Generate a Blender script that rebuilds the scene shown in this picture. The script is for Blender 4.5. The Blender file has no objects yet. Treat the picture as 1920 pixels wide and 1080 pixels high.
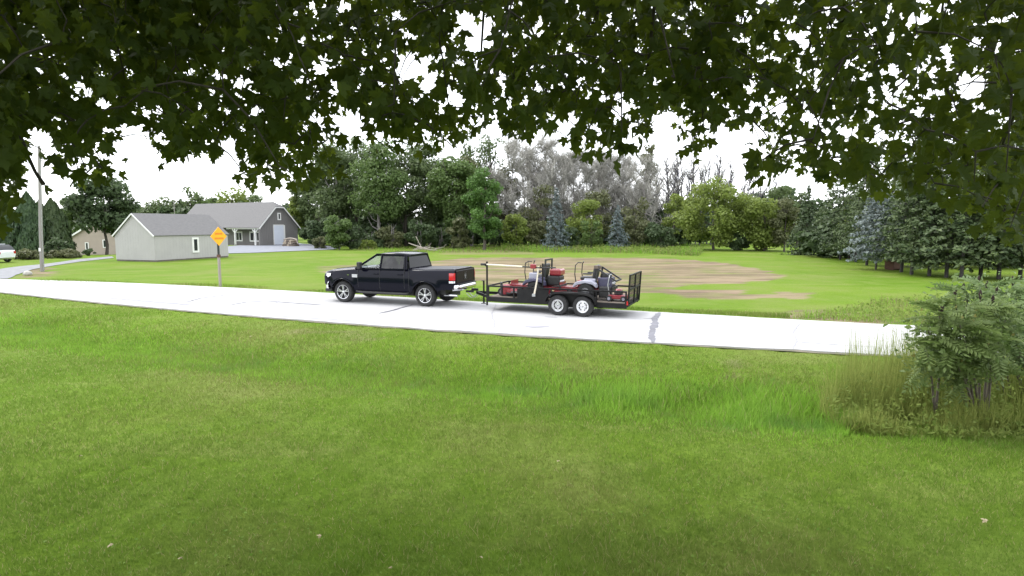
import bpy, bmesh, math, random
import numpy as np
from mathutils import Vector, Matrix, noise as mnoise
R = math.radians
SC = bpy.context.scene
COL = SC.collection

# ------------------------------------------------------------------ camera
F_PX, HOR, CAM_H = 1100.0, 422.0, 3.05
TILT = math.atan((540 - HOR) / F_PX)
cam_d = bpy.data.cameras.new('camera')
cam_d.sensor_width = 36.0
cam_d.lens = 36.0 * F_PX / 1920.0
cam_d.clip_start = 0.05
cam_d.clip_end = 6000
cam = bpy.data.objects.new('camera', cam_d)
COL.objects.link(cam)
cam.location = (0, 0, CAM_H)
cam.rotation_euler = (R(90) - TILT, 0, 0)
SC.camera = cam

# ------------------------------------------------------------------ sky, sun, exposure
SUN_EL, SUN_AZ = 50.0, -60.0          # azimuth from +Y (view direction), negative = left
w = bpy.data.worlds.new('World')
SC.world = w
w.use_nodes = True
nt = w.node_tree
for n in list(nt.nodes):
    nt.nodes.remove(n)
wo = nt.nodes.new('ShaderNodeOutputWorld')
bg = nt.nodes.new('ShaderNodeBackground')
sky = nt.nodes.new('ShaderNodeTexSky')
sky.sky_type = 'NISHITA'
sky.sun_disc = False
sky.sun_elevation = R(SUN_EL)
sky.sun_rotation = R(SUN_AZ)
tc = nt.nodes.new('ShaderNodeTexCoord')
cn = nt.nodes.new('ShaderNodeTexNoise')
cn.inputs['Scale'].default_value = 2.2
cn.inputs['Detail'].default_value = 5
nt.links.new(tc.outputs['Generated'], cn.inputs['Vector'])
cr = nt.nodes.new('ShaderNodeMapRange')
cr.inputs['From Min'].default_value = 0.3
cr.inputs['From Max'].default_value = 0.7
cr.inputs['To Min'].default_value = 0.80
cr.inputs['To Max'].default_value = 0.97
nt.links.new(cn.outputs['Fac'], cr.inputs['Value'])
mx = nt.nodes.new('ShaderNodeMix')
mx.data_type = 'RGBA'
nt.links.new(cr.outputs['Result'], mx.inputs['Factor'])
nt.links.new(sky.outputs['Color'], mx.inputs['A'])
mx.inputs['B'].default_value = (10.0, 10.2, 10.6, 1)     # thick bright cloud layer
nt.links.new(mx.outputs['Result'], bg.inputs['Color'])
bg.inputs['Strength'].default_value = 0.1
nt.links.new(bg.outputs['Background'], wo.inputs['Surface'])

sd = bpy.data.lights.new('sun', 'SUN')
sd.energy = 1.1
sd.angle = R(20)
sd.color = (1.0, 0.96, 0.9)
sun = bpy.data.objects.new('sun', sd)
COL.objects.link(sun)
sdir = Vector((math.sin(R(SUN_AZ)) * math.cos(R(SUN_EL)), math.cos(R(SUN_AZ)) * math.cos(R(SUN_EL)), math.sin(R(SUN_EL))))
sun.rotation_euler = sdir.to_track_quat('Z', 'Y').to_euler()
sun.location = sdir * 60

SC.view_settings.view_transform = 'Standard'
SC.view_settings.look = 'None'
SC.view_settings.exposure = 1.47
SC.view_settings.gamma = 1
SC.render.engine = 'CYCLES'
SC.cycles.max_bounces = 6
SC.cycles.diffuse_bounces = 3
SC.cycles.glossy_bounces = 3
SC.cycles.transmission_bounces = 4
SC.cycles.transparent_max_bounces = 12
SC.cycles.use_denoising = True

# ------------------------------------------------------------------ pixel helpers (photo pixels -> world)
FW = Vector((0, math.cos(TILT), -math.sin(TILT)))
UP = Vector((0, math.sin(TILT), math.cos(TILT)))
CAM = Vector((0, 0, CAM_H))

def ray(px, py):
    return Vector((1, 0, 0)) * ((px - 960) / F_PX) + FW - UP * ((py - 540) / F_PX)

def at(px, py, Y):
    d = ray(px, py)
    return CAM + d * (Y / d.y)

def gnd(px, py, z=0.0):
    d = ray(px, py)
    return CAM + d * ((z - CAM_H) / d.z)

def to_px(p):
    v = Vector(p) - CAM
    zf = v.dot(FW)
    return 960 + F_PX * v.x / zf, 540 - F_PX * v.dot(UP) / zf

def ss(a, b, x):
    t = min(1.0, max(0.0, (x - a) / (b - a)))
    return t * t * (3 - 2 * t)

# ------------------------------------------------------------------ materials
MATS = {}

def _new(name):
    m = bpy.data.materials.new(name)
    m.use_nodes = True
    t = m.node_tree
    for n in list(t.nodes):
        t.nodes.remove(n)
    o = t.nodes.new('ShaderNodeOutputMaterial')
    return m, t, o

def noise_node(t, scale, detail=4, coord='Object', rough=0.55, stretch=None):
    c = t.nodes.new('ShaderNodeTexCoord')
    n = t.nodes.new('ShaderNodeTexNoise')
    n.inputs['Scale'].default_value = scale
    n.inputs['Detail'].default_value = detail
    n.inputs['Roughness'].default_value = rough
    src = c.outputs[coord]
    if stretch:
        mp = t.nodes.new('ShaderNodeMapping')
        mp.inputs['Scale'].default_value = stretch
        t.links.new(src, mp.inputs['Vector'])
        src = mp.outputs['Vector']
    t.links.new(src, n.inputs['Vector'])
    return n

def mixc(t, fac, a, b):
    m = t.nodes.new('ShaderNodeMix')
    m.data_type = 'RGBA'
    for s, v in (('Factor', fac), ('A', a), ('B', b)):
        if hasattr(v, 'links') or hasattr(v, 'is_linked'):
            t.links.new(v, m.inputs[s])
        elif s == 'Factor':
            m.inputs[s].default_value = v
        else:
            m.inputs[s].default_value = (*v, 1) if len(v) == 3 else v
    return m.outputs['Result']

def rng_node(t, val, a, b, c=0.0, d=1.0):
    r = t.nodes.new('ShaderNodeMapRange')
    for k, v in (('From Min', a), ('From Max', b), ('To Min', c), ('To Max', d)):
        r.inputs[k].default_value = v
    t.links.new(val, r.inputs['Value'])
    return r.outputs['Result']

def pmat(name, c1, c2=None, scale=6.0, rough=0.6, metal=0.0, bump=0.0, coat=0.0, spec=0.5, stretch=None, detail=5, emit=None):
    m, t, o = _new(name)
    p = t.nodes.new('ShaderNodeBsdfPrincipled')
    p.inputs['Roughness'].default_value = rough
    p.inputs['Metallic'].default_value = metal
    p.inputs['Coat Weight'].default_value = coat
    p.inputs['Coat Roughness'].default_value = 0.06
    p.inputs['Specular IOR Level'].default_value = spec
    c2 = c2 or tuple(v * 0.82 for v in c1)
    n = noise_node(t, scale, detail, stretch=stretch)
    f = rng_node(t, n.outputs['Fac'], 0.32, 0.68)
    t.links.new(mixc(t, f, c1, c2), p.inputs['Base Color'])
    if bump:
        b = t.nodes.new('ShaderNodeBump')
        b.inputs['Strength'].default_value = bump
        b.inputs['Distance'].default_value = 0.02
        t.links.new(n.outputs['Fac'], b.inputs['Height'])
        t.links.new(b.outputs['Normal'], p.inputs['Normal'])
    if emit:
        p.inputs['Emission Color'].default_value = (*emit[0], 1)
        p.inputs['Emission Strength'].default_value = emit[1]
    t.links.new(p.outputs[0], o.inputs['Surface'])
    MATS[name] = m
    return m

def fmat(name, dark, light, transl=0.35, pscale=0.6, tcol=None, rough=0.5, spec=0.25, third=None, patch=None):
    """leaves and blades: per-leaf colour, patches, light passing through"""
    m, t, o = _new(name)
    g = t.nodes.new('ShaderNodeNewGeometry')
    n = noise_node(t, pscale, 3)
    f1 = rng_node(t, n.outputs['Fac'], 0.3, 0.7)
    ad = t.nodes.new('ShaderNodeMath')
    ad.operation = 'MULTIPLY_ADD'
    t.links.new(g.outputs['Random Per Island'], ad.inputs[0])
    ad.inputs[1].default_value = 0.6
    mu = t.nodes.new('ShaderNodeMath')
    mu.operation = 'MULTIPLY'
    t.links.new(f1, mu.inputs[0])
    mu.inputs[1].default_value = 0.4
    t.links.new(mu.outputs[0], ad.inputs[2])
    c = mixc(t, ad.outputs[0], dark, light)
    if patch:
        pn = noise_node(t, patch[1], 5, rough=0.6)
        c = mixc(t, rng_node(t, pn.outputs['Fac'], patch[2], patch[3], 0, patch[4]), c, patch[0])
    if third:
        wn = t.nodes.new('ShaderNodeTexWhiteNoise')
        wn.noise_dimensions = '1D'
        t.links.new(g.outputs['Random Per Island'], wn.inputs['W'])
        c = mixc(t, rng_node(t, wn.outputs['Value'], 1 - third[1], 1 - third[1] + 0.02), c, third[0])
    p = t.nodes.new('ShaderNodeBsdfPrincipled')
    p.inputs['Roughness'].default_value = rough
    p.inputs['Specular IOR Level'].default_value = spec
    t.links.new(c, p.inputs['Base Color'])
    tr = t.nodes.new('ShaderNodeBsdfTranslucent')
    if tcol:
        t.links.new(mixc(t, 0.6, c, tcol), tr.inputs['Color'])
    else:
        t.links.new(c, tr.inputs['Color'])
    ms = t.nodes.new('ShaderNodeMixShader')
    ms.inputs[0].default_value = transl
    t.links.new(p.outputs[0], ms.inputs[1])
    t.links.new(tr.outputs[0], ms.inputs[2])
    t.links.new(ms.outputs[0], o.inputs['Surface'])
    MATS[name] = m
    return m

def glassmat(name, tint, refl=0.12, rough=0.02):
    m, t, o = _new(name)
    tr = t.nodes.new('ShaderNodeBsdfTransparent')
    tr.inputs['Color'].default_value = (*tint, 1)
    gl = t.nodes.new('ShaderNodeBsdfGlossy')
    gl.inputs['Roughness'].default_value = rough
    lw = t.nodes.new('ShaderNodeLayerWeight')
    lw.inputs['Blend'].default_value = 0.5
    fr = t.nodes.new('ShaderNodeMath')
    fr.operation = 'POWER'
    t.links.new(lw.outputs['Facing'], fr.inputs[0])
    fr.inputs[1].default_value = 4.5
    n = noise_node(t, 3.0, 2)
    mul = t.nodes.new('ShaderNodeMath')
    mul.operation = 'MULTIPLY_ADD'
    t.links.new(fr.outputs[0], mul.inputs[0])
    mul.inputs[1].default_value = 0.9
    t.links.new(rng_node(t, n.outputs['Fac'], 0.2, 0.8, refl * 0.6, refl), mul.inputs[2])
    ms = t.nodes.new('ShaderNodeMixShader')
    t.links.new(mul.outputs[0], ms.inputs[0])
    t.links.new(tr.outputs[0], ms.inputs[1])
    t.links.new(gl.outputs[0], ms.inputs[2])
    t.links.new(ms.outputs[0], o.inputs['Surface'])
    MATS[name] = m
    return m

# ------------------------------------------------------------------ mesh helpers
class MB:
    def __init__(s):
        s.v, s.f = [], []

    def add(s, vs, fs):
        b = len(s.v)
        s.v += [tuple(v) for v in vs]
        s.f += [tuple(i + b for i in f) for f in fs]
        return s

    def box(s, c, size, rot=None):
        hx, hy, hz = (q / 2 for q in size)
        vs = [Vector((x, y, z)) for x in (-hx, hx) for y in (-hy, hy) for z in (-hz, hz)]
        if rot is not None:
            vs = [rot @ v for v in vs]
        c = Vector(c)
        return s.add([v + c for v in vs], [(0, 1, 3, 2), (4, 6, 7, 5), (0, 4, 5, 1), (2, 3, 7, 6), (0, 2, 6, 4), (1, 5, 7, 3)])

    def bar(s, a, b, wd, ht=None):
        """square bar between two points"""
        a, b = Vector(a), Vector(b)
        d = b - a
        q = d.to_track_quat('X', 'Z').to_matrix()
        return s.box((a + b) / 2, (d.length, wd, ht or wd), q)

    def tube(s, pts, rad, n=8, caps=True):
        pts = [Vector(p) for p in pts]
        if not hasattr(rad, '__len__'):
            rad = [rad] * len(pts)
        rings = []
        ref = Vector((0, 0, 1))
        for i, p in enumerate(pts):
            d = (pts[min(i + 1, len(pts) - 1)] - pts[max(i - 1, 0)])
            if d.length < 1e-9:
                d = Vector((0, 0, 1))
            d.normalize()
            r = ref if abs(d.dot(ref)) < 0.93 else Vector((1, 0, 0))
            u = d.cross(r).normalized()
            v = d.cross(u)
            rings.append([p + (u * math.cos(2 * math.pi * k / n) + v * math.sin(2 * math.pi * k / n)) * rad[i] for k in range(n)])
        vs = [q for rg in rings for q in rg]
        fs = []
        for i in range(len(pts) - 1):
            for k in range(n):
                k2 = (k + 1) % n
                fs.append((i * n + k, i * n + k2, (i + 1) * n + k2, (i + 1) * n + k))
        if caps:
            fs.append(tuple(range(n))[::-1])
            fs.append(tuple((len(pts) - 1) * n + k for k in range(n)))
        return s.add(vs, fs)

    def prism(s, poly, h, M=None):
        """poly: 2D points (x,y) extruded along +z by h, placed by matrix M"""
        n = len(poly)
        vs = [Vector((x, y, 0)) for x, y in poly] + [Vector((x, y, h)) for x, y in poly]
        if M is not None:
            vs = [M @ v for v in vs]
        fs = [tuple(range(n))[::-1], tuple(range(n, 2 * n))] + [(i, (i + 1) % n, n + (i + 1) % n, n + i) for i in range(n)]
        return s.add(vs, fs)

    def lathe(s, prof, n=24, M=None, close=False):
        """prof: (r, h) pairs round the local y axis"""
        vs = []
        for r, h in prof:
            for k in range(n):
                a = 2 * math.pi * k / n
                v = Vector((r * math.cos(a), h, r * math.sin(a)))
                vs.append(M @ v if M is not None else v)
        m = len(prof)
        fs = []
        for i in range(m if close else m - 1):
            j = (i + 1) % m
            for k in range(n):
                k2 = (k + 1) % n
                fs.append((i * n + k, i * n + k2, j * n + k2, j * n + k))
        return s.add(vs, fs)

    def grid(s, rows, closed=False):
        m = len(rows[0])
        vs = [q for r in rows for q in r]
        fs = []
        for i in range(len(rows) - 1):
            for k in range(m if closed else m - 1):
                k2 = (k + 1) % m
                fs.append((i * m + k, i * m + k2, (i + 1) * m + k2, (i + 1) * m + k))
        return s.add(vs, fs)

    def build(s, name, mat, parent=None, smooth=False, bevel=0.0, fix=True, loc=None):
        me = bpy.data.meshes.new(name)
        me.from_pydata(s.v, [], s.f)
        if fix:
            bm = bmesh.new()
            bm.from_mesh(me)
            bmesh.ops.recalc_face_normals(bm, faces=bm.faces)
            bm.to_mesh(me)
            bm.free()
        me.update()
        o = bpy.data.objects.new(name, me)
        COL.objects.link(o)
        if mat is not None:
            me.materials.append(MATS[mat] if isinstance(mat, str) else mat)
        if smooth:
            me.shade_smooth()
            if isinstance(smooth, (int, float)) and not isinstance(smooth, bool):
                me.set_sharp_from_angle(angle=R(smooth))
        if bevel:
            b = o.modifiers.new('bevel', 'BEVEL')
            b.width = bevel
            b.segments = 2
            b.limit_method = 'ANGLE'
        if parent is not None:
            o.parent = parent
        if loc is not None:
            o.location = loc
        return o

def np_obj(name, V, Fc, mat, parent=None, smooth=False):
    """fast mesh from numpy arrays; Fc is (M,k)"""
    V = np.asarray(V, dtype=np.float32).reshape(-1, 3)
    Fc = np.asarray(Fc, dtype=np.int32)
    me = bpy.data.meshes.new(name)
    m, k = Fc.shape
    me.vertices.add(len(V))
    me.vertices.foreach_set('co', V.ravel())
    me.loops.add(m * k)
    me.loops.foreach_set('vertex_index', Fc.ravel())
    me.polygons.add(m)
    me.polygons.foreach_set('loop_start', np.arange(0, m * k, k, dtype=np.int32))
    me.update(calc_edges=True)
    if smooth:
        me.shade_smooth()
    me.materials.append(MATS[mat])
    o = bpy.data.objects.new(name, me)
    COL.objects.link(o)
    if parent is not None:
        o.parent = parent
    return o

def tag(o, label=None, cat=None, group=None, kind=None):
    if label: o['label'] = label
    if cat: o['category'] = cat
    if group: o['group'] = group
    if kind: o['kind'] = kind
    return o

def empty(name, loc=(0, 0, 0), rz=0.0):
    o = bpy.data.objects.new(name, None)
    o.empty_display_size = 0.3
    COL.objects.link(o)
    o.location = loc
    o.rotation_euler = (0, 0, rz)
    return o

def copy_tree(o, parent=None):
    c = o.copy()
    COL.objects.link(c)
    c.parent = parent
    for ch in list(o.children):
        copy_tree(ch, c)
    return c

def interp(xs, ys, x):
    return float(np.interp(x, xs, ys))


# ------------------------------------------------------------------ terrain, road
RZ = 0.03
_far = [(0, 523), (200, 529.5), (411, 537.5), (610, 548.5), (900, 566), (1240, 585.5), (1720, 610.5)]
_near = [(0, 547), (130, 561), (411, 587), (700, 609), (1000, 629), (1300, 646.5), (1600, 660)]

def _edge(pts, x0, x1, sl0, sl1):
    P = np.array([tuple(gnd(a, b, RZ))[:2] for a, b in pts])
    c = np.polyfit(P[:, 0], P[:, 1], 3)
    y0, y1 = np.polyval(c, x0), np.polyval(c, x1)
    def fn(x):
        if x < x0: return y0 + (x - x0) * sl0
        if x > x1: return y1 + (x - x1) * sl1
        return float(np.polyval(c, x))
    return fn

far_y = _edge(_far, -28.0, 11.0, -0.36, -0.36)
near_y = _edge(_near, -23.0, 7.0, -0.40, -0.30)

def vn(x, y, s, seed=0.0):
    return mnoise.noise(Vector((x * s + seed, y * s - seed * 1.7, seed * 0.37)))

def hz(x, y):
    """ground height"""
    ny, fy = near_y(x), far_y(x)
    z = 0.0
    d = (ny - y) * 0.92
    if d > 0:
        z += -0.34 * math.exp(-((d - 4.0) / 1.55) ** 2)
        z += -0.04 * ss(0.0, 0.6, d) * (1 - ss(5.5, 8.5, d))
        z += 0.025 * vn(x, y, 0.45, 3.1) * ss(0.3, 2.0, d) + 0.012 * vn(x, y, 1.6, 7.7) * ss(0.3, 2.0, d)
    elif y < fy:
        z -= 0.03
    else:
        e = y - fy
        z += -0.06 * ss(0.2, 1.5, e) * (1 - ss(2.5, 6, e))
        z += 0.05 * vn(x, y, 0.16, 1.3) * ss(0.5, 5, e)
    z += -1.0 * ss(-40, -54, x) * ss(46, 68, y)
    return z

def gz(px, py, it=4):
    """pixel -> point on the terrain"""
    z = 0.0
    for _ in range(it):
        p = gnd(px, py, z)
        z = hz(p.x, p.y)
    return Vector((p.x, p.y, z))

def in_poly(x, y, poly):
    c = False
    j = len(poly) - 1
    for i in range(len(poly)):
        xi, yi = poly[i]
        xj, yj = poly[j]
        if (yi > y) != (yj > y) and x < (xj - xi) * (y - yi) / (yj - yi) + xi:
            c = not c
        j = i
    return c

# bare earth on the far field and verges (outlines read off the photo, laid on the ground)
DIRT = [([(880, 483), (1060, 482), (1180, 484), (1300, 489), (1420, 503), (1470, 520), (1380, 533), (1200, 541), (1060, 548), (890, 530), (790, 508), (800, 490)], 0.92),
        ([(1020, 541), (1390, 542), (1400, 548), (1180, 551), (1020, 548)], 1.0),
        ([(1270, 548), (1510, 549), (1520, 557), (1380, 560), (1270, 556)], 0.85),
        ([(1180, 483), (1300, 487), (1410, 499), (1300, 495), (1180, 489)], 1.0),
        ([(1465, 584), (1560, 578), (1680, 590), (1640, 606), (1470, 598)], 0.95),
        ([(600, 498), (690, 496), (720, 512), (610, 512)], 0.7),
        ([(60, 503), (85, 498), (95, 515), (40, 520)], 0.9),
        ([(560, 613), (690, 619), (700, 629), (600, 625)], 0.45),
        ([(1360, 672), (1420, 678), (1410, 700), (1370, 694)], 0.5),
        ([(820, 470), (1000, 470), (1000, 478), (830, 477)], 0.5)]
DIRTW = []
for poly, a in DIRT:
    pw = [tuple(gnd(px, py, 0.0))[:2] for px, py in poly]
    xs = [p[0] for p in pw]; ys = [p[1] for p in pw]
    DIRTW.append((pw, a, (min(xs) - 1.2, max(xs) + 1.2, min(ys) - 1.2, max(ys) + 1.2)))

def dirt_at(x, y):
    v = 0.0
    jx, jy = x + 0.9 * vn(x, y, 0.7, 11), y + 0.9 * vn(x, y, 0.7, 23)
    for pw, a, bb in DIRTW:
        if bb[0] < x < bb[1] and bb[2] < y < bb[3] and in_poly(jx, jy, pw):
            v = max(v, a)
    return v

def axis(segs):
    out = []
    for a, b, st in segs:
        n = max(1, int(round((b - a) / st)))
        out += [a + (b - a) * i / n for i in range(n)]
    out.append(segs[-1][1])
    return out

gx = axis([(-2500, -400, 300), (-400, -90, 25), (-90, -34, 2.0), (-34, 34, 0.42), (34, 90, 2.5), (90, 400, 25), (400, 2500, 300)])
gy = axis([(-200, -20, 30), (-20, 0, 2.5), (0, 3, 0.6), (3, 24, 0.34), (24, 46, 0.45), (46, 72, 0.9), (72, 130, 3), (130, 500, 30), (500, 4000, 350)])
GV = np.zeros((len(gy), len(gx), 3), np.float32)
GD = np.zeros((len(gy), len(gx)), np.float32)
for j, y in enumerate(gy):
    for i, x in enumerate(gx):
        GV[j, i] = (x, y, hz(x, y) if -70 < x < 60 and y < 120 else (-1.0 * ss(-40, -54, x) * ss(46, 68, y)))
        if -36 < x < 36 and 8 < y < 75:
            GD[j, i] = dirt_at(x, y)
nx = len(gx)
idx = np.arange(len(gy) * nx).reshape(len(gy), nx)
GF = np.stack([idx[:-1, :-1], idx[:-1, 1:], idx[1:, 1:], idx[1:, :-1]], -1).reshape(-1, 4)

def ground_mat():
    m, t, o = _new('ground_grass')
    p = t.nodes.new('ShaderNodeBsdfPrincipled')
    p.inputs['Roughness'].default_value = 0.85
    p.inputs['Specular IOR Level'].default_value = 0.04
    big = noise_node(t, 0.11, 4)
    mid = noise_node(t, 0.8, 5)
    fine = noise_node(t, 9.0, 6, rough=0.7)
    streak = noise_node(t, 0.55, 4, stretch=(0.25, 1.6, 1))
    ca = mixc(t, rng_node(t, big.outputs['Fac'], 0.35, 0.65), (0.090, 0.162, 0.012), (0.136, 0.205, 0.022))
    cb = mixc(t, rng_node(t, mid.outputs['Fac'], 0.42, 0.72, 0, 0.75), ca, (0.155, 0.205, 0.045))
    cs = mixc(t, rng_node(t, streak.outputs['Fac'], 0.56, 0.74, 0, 0.55), cb, (0.22, 0.225, 0.08))
    cc = mixc(t, rng_node(t, fine.outputs['Fac'], 0.35, 0.75, 0, 0.6), cs, (0.070, 0.126, 0.015))
    ol = noise_node(t, 0.22, 5)
    cc = mixc(t, rng_node(t, ol.outputs['Fac'], 0.48, 0.66, 0, 0.5), cc, (0.155, 0.175, 0.055))
    at_ = t.nodes.new('ShaderNodeAttribute')
    at_.attribute_name = 'dirt'
    dn = noise_node(t, 0.6, 6, rough=0.65, stretch=(0.35, 1.0, 1))
    dcol = mixc(t, rng_node(t, dn.outputs['Fac'], 0.42, 0.58), (0.140, 0.105, 0.075), (0.235, 0.180, 0.125))
    dn2 = noise_node(t, 0.45, 9, rough=0.74, stretch=(0.45, 1.0, 1))
    mul = t.nodes.new('ShaderNodeMath')
    mul.operation = 'MULTIPLY'
    t.links.new(at_.outputs['Fac'], mul.inputs[0])
    t.links.new(rng_node(t, dn2.outputs['Fac'], 0.34, 0.50, 0.2, 1.0), mul.inputs[1])
    t.links.new(mixc(t, mul.outputs[0], cc, dcol), p.inputs['Base Color'])
    b = t.nodes.new('ShaderNodeBump')
    b.inputs['Strength'].default_value = 0.9
    b.inputs['Distance'].default_value = 0.05
    t.links.new(fine.outputs['Fac'], b.inputs['Height'])
    t.links.new(b.outputs['Normal'], p.inputs['Normal'])
    t.links.new(p.outputs[0], o.inputs['Surface'])
    MATS['ground_grass'] = m
ground_mat()
g = np_obj('ground', GV.reshape(-1, 3), GF, 'ground_grass', smooth=True)
a_ = g.data.attributes.new('dirt', 'FLOAT', 'POINT')
a_.data.foreach_set('value', GD.ravel())
tag(g, 'mown grass ground of lawns, ditch and field', kind='structure')

# road: slightly crowned slab with worn edges
def road_mat():
    m, t, o = _new('road_concrete')
    p = t.nodes.new('ShaderNodeBsdfPrincipled')
    p.inputs['Roughness'].default_value = 0.8
    n1 = noise_node(t, 0.35, 5, stretch=(0.5, 1.5, 1))
    n2 = noise_node(t, 30, 4)
    st = noise_node(t, 0.9, 6, rough=0.65)
    c = mixc(t, rng_node(t, n1.outputs['Fac'], 0.35, 0.65), (0.41, 0.408, 0.408), (0.345, 0.345, 0.352))
    c = mixc(t, rng_node(t, n2.outputs['Fac'], 0.4, 0.8, 0, 0.4), c, (0.28, 0.28, 0.29))
    c = mixc(t, rng_node(t, st.outputs['Fac'], 0.62, 0.72, 0, 0.4), c, (0.27, 0.265, 0.30))
    t.links.new(c, p.inputs['Base Color'])
    b = t.nodes.new('ShaderNodeBump')
    b.inputs['Strength'].default_value = 0.25
    b.inputs['Distance'].default_value = 0.01
    t.links.new(n2.outputs['Fac'], b.inputs['Height'])
    t.links.new(b.outputs['Normal'], p.inputs['Normal'])
    t.links.new(p.outputs[0], o.inputs['Surface'])
    MATS['road_concrete'] = m
road_mat()
def road_z(x, k):
    return RZ + 0.03 * (1 - (2 * k - 1) ** 2)

rows = []
for x in axis([(-220, -40, 6), (-40, 25, 0.4), (25, 160, 6)]):
    fy = far_y(x) + 0.06 * vn(x, 0, 1.7, 5) + 0.03 * vn(x, 0, 6, 5)
    ny = near_y(x) + 0.08 * vn(x, 9, 1.3, 2) + 0.04 * vn(x, 9, 5, 2)
    row = [(x, ny - 0.02, -0.12)]
    for k in (0, 0.12, 0.25, 0.5, 0.75, 0.88, 1):
        row.append((x, ny + (fy - ny) * k, road_z(x, k)))
    row.append((x, fy + 0.02, -0.12))
    rows.append(row)
road = MB().grid(rows).build('road', 'road_concrete', smooth=30)
tag(road, 'pale sun-bleached two-lane road with sealed cracks', kind='structure')

pmat('tar', (0.085, 0.085, 0.10), (0.14, 0.14, 0.165), scale=3, rough=0.55)
pmat('stain', (0.235, 0.232, 0.265), (0.29, 0.29, 0.315), scale=4, rough=0.7)

def road_pt(px, py):
    p = gnd(px, py, RZ + 0.02)
    ny, fy = near_y(p.x), far_y(p.x)
    k = min(1, max(0, (p.y - ny) / (fy - ny)))
    for _ in range(3):
        p = gnd(px, py, road_z(p.x, k))
        k = min(1, max(0, (p.y - near_y(p.x)) / (far_y(p.x) - near_y(p.x))))
    return Vector((p.x, p.y, road_z(p.x, k) + 0.006))

def crack(pts, wd, mat='tar', seed=0, name='sealed_crack'):
    rnd = random.Random(seed)
    P = [road_pt(*p) for p in pts]
    fine = []
    for a, b in zip(P[:-1], P[1:]):
        n = max(2, int((b - a).length / 0.12))
        fine += [a.lerp(b, i / n) for i in range(n)]
    fine.append(P[-1])
    vs, fs = [], []
    for i, p in enumerate(fine):
        d = fine[min(i + 1, len(fine) - 1)] - fine[max(i - 1, 0)]
        d.z = 0
        d.normalize()
        nn = Vector((-d.y, d.x, 0))
        off = 0.05 * mnoise.noise(Vector((i * 0.35, seed, 0))) + 0.02 * rnd.uniform(-1, 1)
        wv = wd * (0.6 + 0.8 * abs(mnoise.noise(Vector((i * 0.22, seed + 5, 0)))) + rnd.uniform(0, 0.3))
        e = min(1, min(i, len(fine) - 1 - i) / 4 + 0.25)
        for sgn in (-1, 1):
            q = p + nn * (off + sgn * wv * e * 0.5)
            k = min(1, max(0, (q.y - near_y(q.x)) / (far_y(q.x) - near_y(q.x))))
            vs.append((q.x, q.y, road_z(q.x, k) + 0.007))
    for i in range(len(fine) - 1):
        fs.append((2 * i, 2 * i + 1, 2 * i + 3, 2 * i + 2))
    o = MB().add(vs, fs).build(name, mat, road)
    return o

crack([(1236, 586), (1227, 597), (1228, 606), (1224, 618), (1221, 628), (1224, 642)], 0.20, seed=1)
crack([(1238, 588), (1231, 601), (1231, 614)], 0.06, seed=2)
crack([(1206, 597), (1216, 597.5), (1225, 596)], 0.12, 'stain', seed=3)
crack([(133, 551), (205, 559), (285, 566), (363, 572)], 0.26, 'stain', seed=4)
crack([(205, 559), (290, 566), (363, 572)], 0.09, seed=14)
crack([(350, 567), (372, 560), (425, 553)], 0.15, seed=5)
crack([(425, 573), (465, 566), (520, 566), (604, 572)], 0.15, seed=6)
crack([(710, 588), (740, 581), (775, 571)], 0.14, seed=7)
crack([(480, 589), (560, 595), (640, 600), (720, 605)], 0.05, 'stain', seed=8)
crack([(985, 612), (1010, 613), (1030, 612)], 0.45, 'stain', seed=9, name='stain')
crack([(1022, 594), (1045, 595)], 0.25, 'stain', seed=10, name='stain')
crack([(1480, 640), (1560, 646), (1640, 650)], 0.04, 'stain', seed=11)
crack([(1500, 606), (1488, 622), (1494, 640), (1486, 655)], 0.03, 'stain', seed=21)
crack([(930, 570), (922, 590), (928, 610), (915, 624)], 0.03, 'stain', seed=22)
crack([(560, 548), (520, 566), (505, 580), (470, 592)], 0.035, 'stain', seed=23)
crack([(60, 540), (110, 546), (160, 552)], 0.10, 'stain', seed=12)
crack([(840, 618), (960, 626), (1060, 632)], 0.04, 'stain', seed=13)

# thin dark mottled line along both road edges
pmat('shoulder', (0.16, 0.14, 0.10), (0.08, 0.09, 0.05), scale=2.2, rough=0.95, bump=0.8)
for fn, sg in ((near_y, -1), (far_y, 1)):
    rows = []
    for x in axis([(-60, -34, 2), (-34, 22, 0.3), (22, 60, 2)]):
        b = fn(x) + sg * 0.0
        wv = 0.13 + 0.10 * vn(x, 3 * sg, 1.2, 8) + 0.07 * vn(x, 3 * sg, 5, 8)
        rows.append([(x, b - sg * 0.05, 0.012), (x, b + sg * max(0.04, wv), max(0.004, hz(x, b + sg * max(0.04, wv)) + 0.006))])
    tag(MB().grid(rows).build('verge_edge', 'shoulder'), 'thin dark edge line between road and grass', kind='structure')

# driveways
pmat('asphalt_drive', (0.19, 0.195, 0.21), (0.14, 0.145, 0.155), scale=2.5, rough=0.85)
pmat('gravel_apron', (0.20, 0.212, 0.25), (0.15, 0.16, 0.185), scale=1.6, rough=0.9, bump=0.4)

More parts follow.
